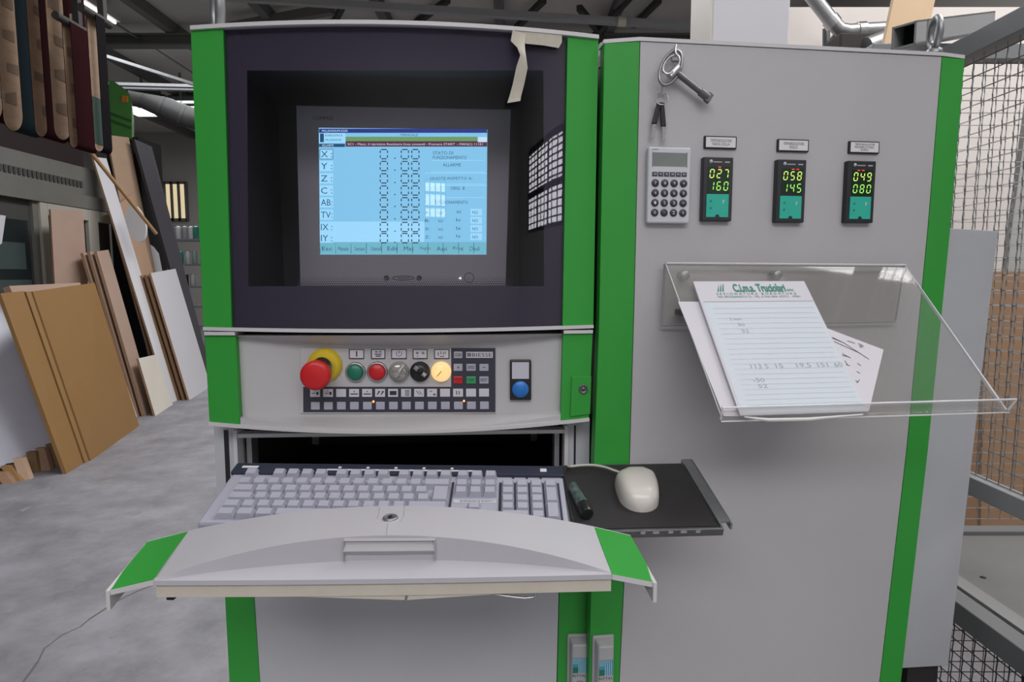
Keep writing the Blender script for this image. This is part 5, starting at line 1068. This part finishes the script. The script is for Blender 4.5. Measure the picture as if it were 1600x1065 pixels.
belt(3, 86, 112, 218.5, 4.5, .22, BELTR, BELT, 'widest brown backed sanding belt loop, next to a narrow overlapping one')
belt(4, 110, 122, 230.5, 4.42, .20, BELTR, BELT, 'narrow brown belt loop overlapping the widest one, dark red outside', topz=3.13)
belt(5, 149, 162, 236.5, 4.3, .09, BELTK, BELT, 'thin sanding belt loop with green bands, last of the row', topz=3.13, bands=True)
m = MB(); m.wbox(-5.1, -5.04, 4.3, 7.7, zt_, 4.6)  # backdrop added to keep the background behind the belts dark
rp_ = thing('belt_backdrop', 'added dark backdrop panel standing on the grey machine behind the hanging sanding belts', 'rack', (-5.07, 6, zt_)); build('back_panel', m, mat('backdrop_dark', (.022, .012, .012), .8), rp_)
for y in (4.35, 7.6): m = MB(); m.wbox(-5.18, -5.1, y - .04, y + .04, zt_, 4.6); build('upright', m, MGD, rp_)
# ================================================================ MACHINES AND GEAR FAR BACK LEFT
GMH = mat('machine_green', (.07, .24, .055), .5); GMD = mat('machine_green_dark', (.03, .12, .03), .5)
gh = thing('green_machine_head', 'green rounded machine head rising behind the leaning planks', 'machine', aty(188, 640, 8.6)); gh.location.z = 0
P3 = lambda x, y: aty(x, y, 8.6)
m = MB(); pol = [P3(x, y) for x, y in ((172, 214), (206, 217), (206, 160), (202, 146), (192, 137), (178, 127), (170, 126), (169, 160))]; m.prism(pol, (-.5, .9, 0)); build('cover', m, GMH, gh)
m = MB()
for y in (176, 187): q = [P3(173, y + 2), P3(206, y + 14), P3(206, y + 11), P3(173, y - 1)]; m.hexa([p + V((.0, -.012, 0)) for p in q] + q)
build('groove', m, GMD, gh)
m = MB(); q = [P3(x, y) for x, y in ((191, 160), (200, 160), (200, 150), (191, 149))]; m.hexa([p + V((0, -.012, 0)) for p in q] + q); build('orange_badge', m, mat('orange_badge_paint', (.50, .18, .03), .5), gh)
m = MB(); a, b = P3(178, 216), P3(206, 216); m.wbox(a.x - .2, b.x, 8.75, 9.3, 0, a.z + .05); build('column', m, DARKIN, gh)
rk = thing('parts_rack', 'metal rack of paint cans and jars at the far end by the console edge', 'rack', aty(295, 545, 12.0)); rk.location.z = 0
a, b = aty(268, 480, 12.0), aty(322, 480, 12.0)
for y in (373, 412, 447, 478): z = aty(300, y, 12).z; m = MB(); m.wbox(a.x, b.x, 11.95, 12.5, z - .03, z); build('shelf', m, ZINC, rk)
for x in (a.x, b.x - .04): m = MB(); m.wbox(x, x + .04, 11.95, 12.0, 0, aty(300, 345, 12).z); build('post', m, ZINC, rk)
cols = [('white', (.55, .55, .55)), ('teal', (.03, .25, .20)), ('grey', (.30, .30, .32)), ('black', (.02, .02, .02)), ('pale green', (.30, .42, .36))]
spots = [(279, 373, 0), (289, 373, 2), (299, 373, 0), (307, 373, 1), (283, 412, 1), (294, 412, 0), (305, 412, 4), (280, 447, 2), (291, 447, 3), (302, 447, 0)]
for k, (x, y, c) in enumerate(spots):
    p = aty(x, y, 12.15); r = .048; o = thing('paint_can', '%s lidded can %s of the far rack' % (cols[c][0], {373: 'on the upper shelf', 412: 'on the middle shelf', 447: 'on the lower shelf'}[y] + (', nearest the console' if x > 300 else ', toward the boards' if x < 285 else ', inner spot' if x < 292 else ', mid spot')), 'can', p, 'cans on the far rack')
    m = MB(); m.lathe(p, (0, 0, 1), [(0, 0), (r, 0), (r, .20), (r * 1.04, .205), (r * 1.04, .22), (0, .222)], 14); build('can_body', m, MATS.get('can_' + cols[c][0]) or mat('can_' + cols[c][0], cols[c][1], .5), o)
    m = MB(); m.lathe(p + V((0, 0, .222)), (0, 0, 1), [(r * .9, 0), (r * .9, .012), (0, .012)], 14); build('can_lid', m, SILVER, o)
# ================================================================ ROOF FURNITURE
TUBE = glow('fluorescent_glow', (1, .99, .95), 3.2); SKYL = glow('skylight_glow', (.95, .98, 1.0), 5.0)
def lamp(x, y0, y1, label, z=5.3):
    o = thing('fluorescent_lamp', label, 'lamp', (x, (y0 + y1) / 2, z))
    m = MB(); m.wbox(x - .12, x + .12, y0, y1, z + .03, z + .08); m.hexa([V((x - .16, y0, z - .01)), V((x - .12, y0, z + .06)), V((x - .12, y1, z + .06)), V((x - .16, y1, z - .01))] + [V((x - .15, y0, z - .01)), V((x - .11, y0, z + .06)), V((x - .11, y1, z + .06)), V((x - .15, y1, z - .01))]); build('housing', m, WHITEP, o)
    for s in (-.05, .05): m = MB(); m.tube([V((x + s, y0 + .03, z + .01)), V((x + s, y1 - .03, z + .01))], .019, 8); build('tube', m, TUBE, o)
    for y in (y0 + .2, y1 - .2): m = MB(); m.tube([V((x, y, z + .08)), V((x, y, RZ - .002))], .006, 5); build('suspension', m, ZINC, o)
pz = atz(120, 2, 5.3); pz2 = atz(172, 38, 5.3)
lamp(pz.x, pz.y - .6, pz2.y, 'near fluorescent strip lamp under the dark roof beside the hanging belts')
m = MB(); a, b = atz(172, 38, 5.3), atz(232, 75, 5.3); m.tube([V((pz.x, a.y, 5.33)), V((pz.x, b.y + 3, 5.33))], .02, 6); build('cable_conduit', m, ZINC, ceil)
for k, (x, y, D, wd, ln, lb_) in enumerate(((205, 167, 15, .35, .9, 'bright roof panel lamp above the green machine head'), (281, 160, 14, .28, 1.3, 'bright roof panel lamp close to the console edge'), (238, 185, 17, .25, 1.0, 'low long bright roof lamp past the round duct'))):
    p = at(x, y, D); o = thing('roof_lamp', lb_, 'lamp', p)
    m = MB(); m.wbox(p.x - wd, p.x + wd, p.y, p.y + ln, p.z, p.z + .03); build('lit_panel', m, TUBE, o)
    m = MB(); m.wbox(p.x - wd - .04, p.x + wd + .04, p.y - .03, p.y + ln + .04, p.z + .03, p.z + .12); build('housing', m, ZINC, o)
    m = MB(); m.wbox(p.x - .02, p.x + .02, p.y + .2, p.y + .24, p.z + .12, RZ); build('hanger', m, ZINC, o)
dc = thing('ventilation_duct', 'round grey ventilation duct under the far roof', 'duct', at(250, 168, 13))
DUC = mat('duct_metal', (.085, .085, .085), .5, .4)
pts = [at(196, 146, 12.6), at(222, 151, 12.8), at(252, 165, 13.0), at(284, 180, 13.2), at(330, 192, 13.6)]
m = MB(); m.tube(pts, .22, 18); build('round_tube', m, DUC, dc)
for t in (pts[1], pts[2], pts[3]): m = MB(); d = V((.8, .35, -.35)).normalized(); m.tube([t - d * .03, t + d * .03], .235, 18); build('joint_band', m, DUC, dc)
m = MB()
for t in (pts[1], pts[3]): m.wbox(t.x - .02, t.x + .02, t.y - .02, t.y + .02, t.z + .2, RZ)
build('hanger_strap', m, ZINC, dc)
m = MB(); m.tube([at(238, 140, 12.9), at(240, 152, 12.9)], .15, 12); build('branch', m, DUC, dc)
def bar(name, label, cat, a, b, wd, ht, m_):
    mb = MB(); d = (b - a).normalized(); s = d.cross(V((0, 0, 1))).normalized() * wd / 2; u = V((0, 0, ht / 2)); mb.hexa([a - s - u, a + s - u, a + s + u, a - s + u, b - s - u, b + s - u, b + s + u, b - s + u]); return build(name, mb, m_, ceil)
bar('cable_tray', 'pale horizontal rail under the far roof just above the green machine head', 'rail', at(150, 131, 11.5), at(345, 136, 11.5), .1, .05, ZINC)
bar('cable_tray', 'second thinner rail hung just under the pale rail', 'rail', at(160, 137.5, 11.7), at(345, 142, 11.7), .1, .03, ZINC)
bar('tie_rod', 'thin slanting steel tie rod under the roof left of the console', 'rod', at(150, 83, 9.5), at(345, 145, 11.0), .05, .045, PIPE)
bar('cross_beam', '', 'beam', at(330, -6, 9.0), at(1130, 44, 9.0), .10, .09, BEAML)
bar('cross_beam', 'faint sloping roof beam just over the console top edge', 'beam', at(360, 44, 10.2), at(520, 14, 9.6), .12, .14, BEAM)
for k, (x0, y0, x1, y1) in enumerate(((700, 0, 650, 36), (850, 0, 800, 50), (905, 12, 940, 55), (985, -5, 925, 60), (540, 0, 520, 40), (1030, 0, 990, 40))):
    bar('roof_strut', ('slanting dark roof strut over the console centre', 'slanting dark roof strut by the masking tape', 'dark roof strut over the console green corner', 'long dark roof strut over the console and cabinet gap', 'short dark roof strut over the monitor', 'dark roof strut over the cabinet left corner')[k], 'strut', at(x0, y0, 9.2), at(x1, y1, 10.4), .08, .08, mat('strut_dark%d' % k, (.05, .048, .045), .8))
m = MB(); p = at(982, 25, 8.0); m.tube([at(966, 33.5, 8.9), at(978, 34.2, 8.9)], .07, 12); build('round_cap', m, mat('cream_socket', (.55, .52, .42), .5), ceil)
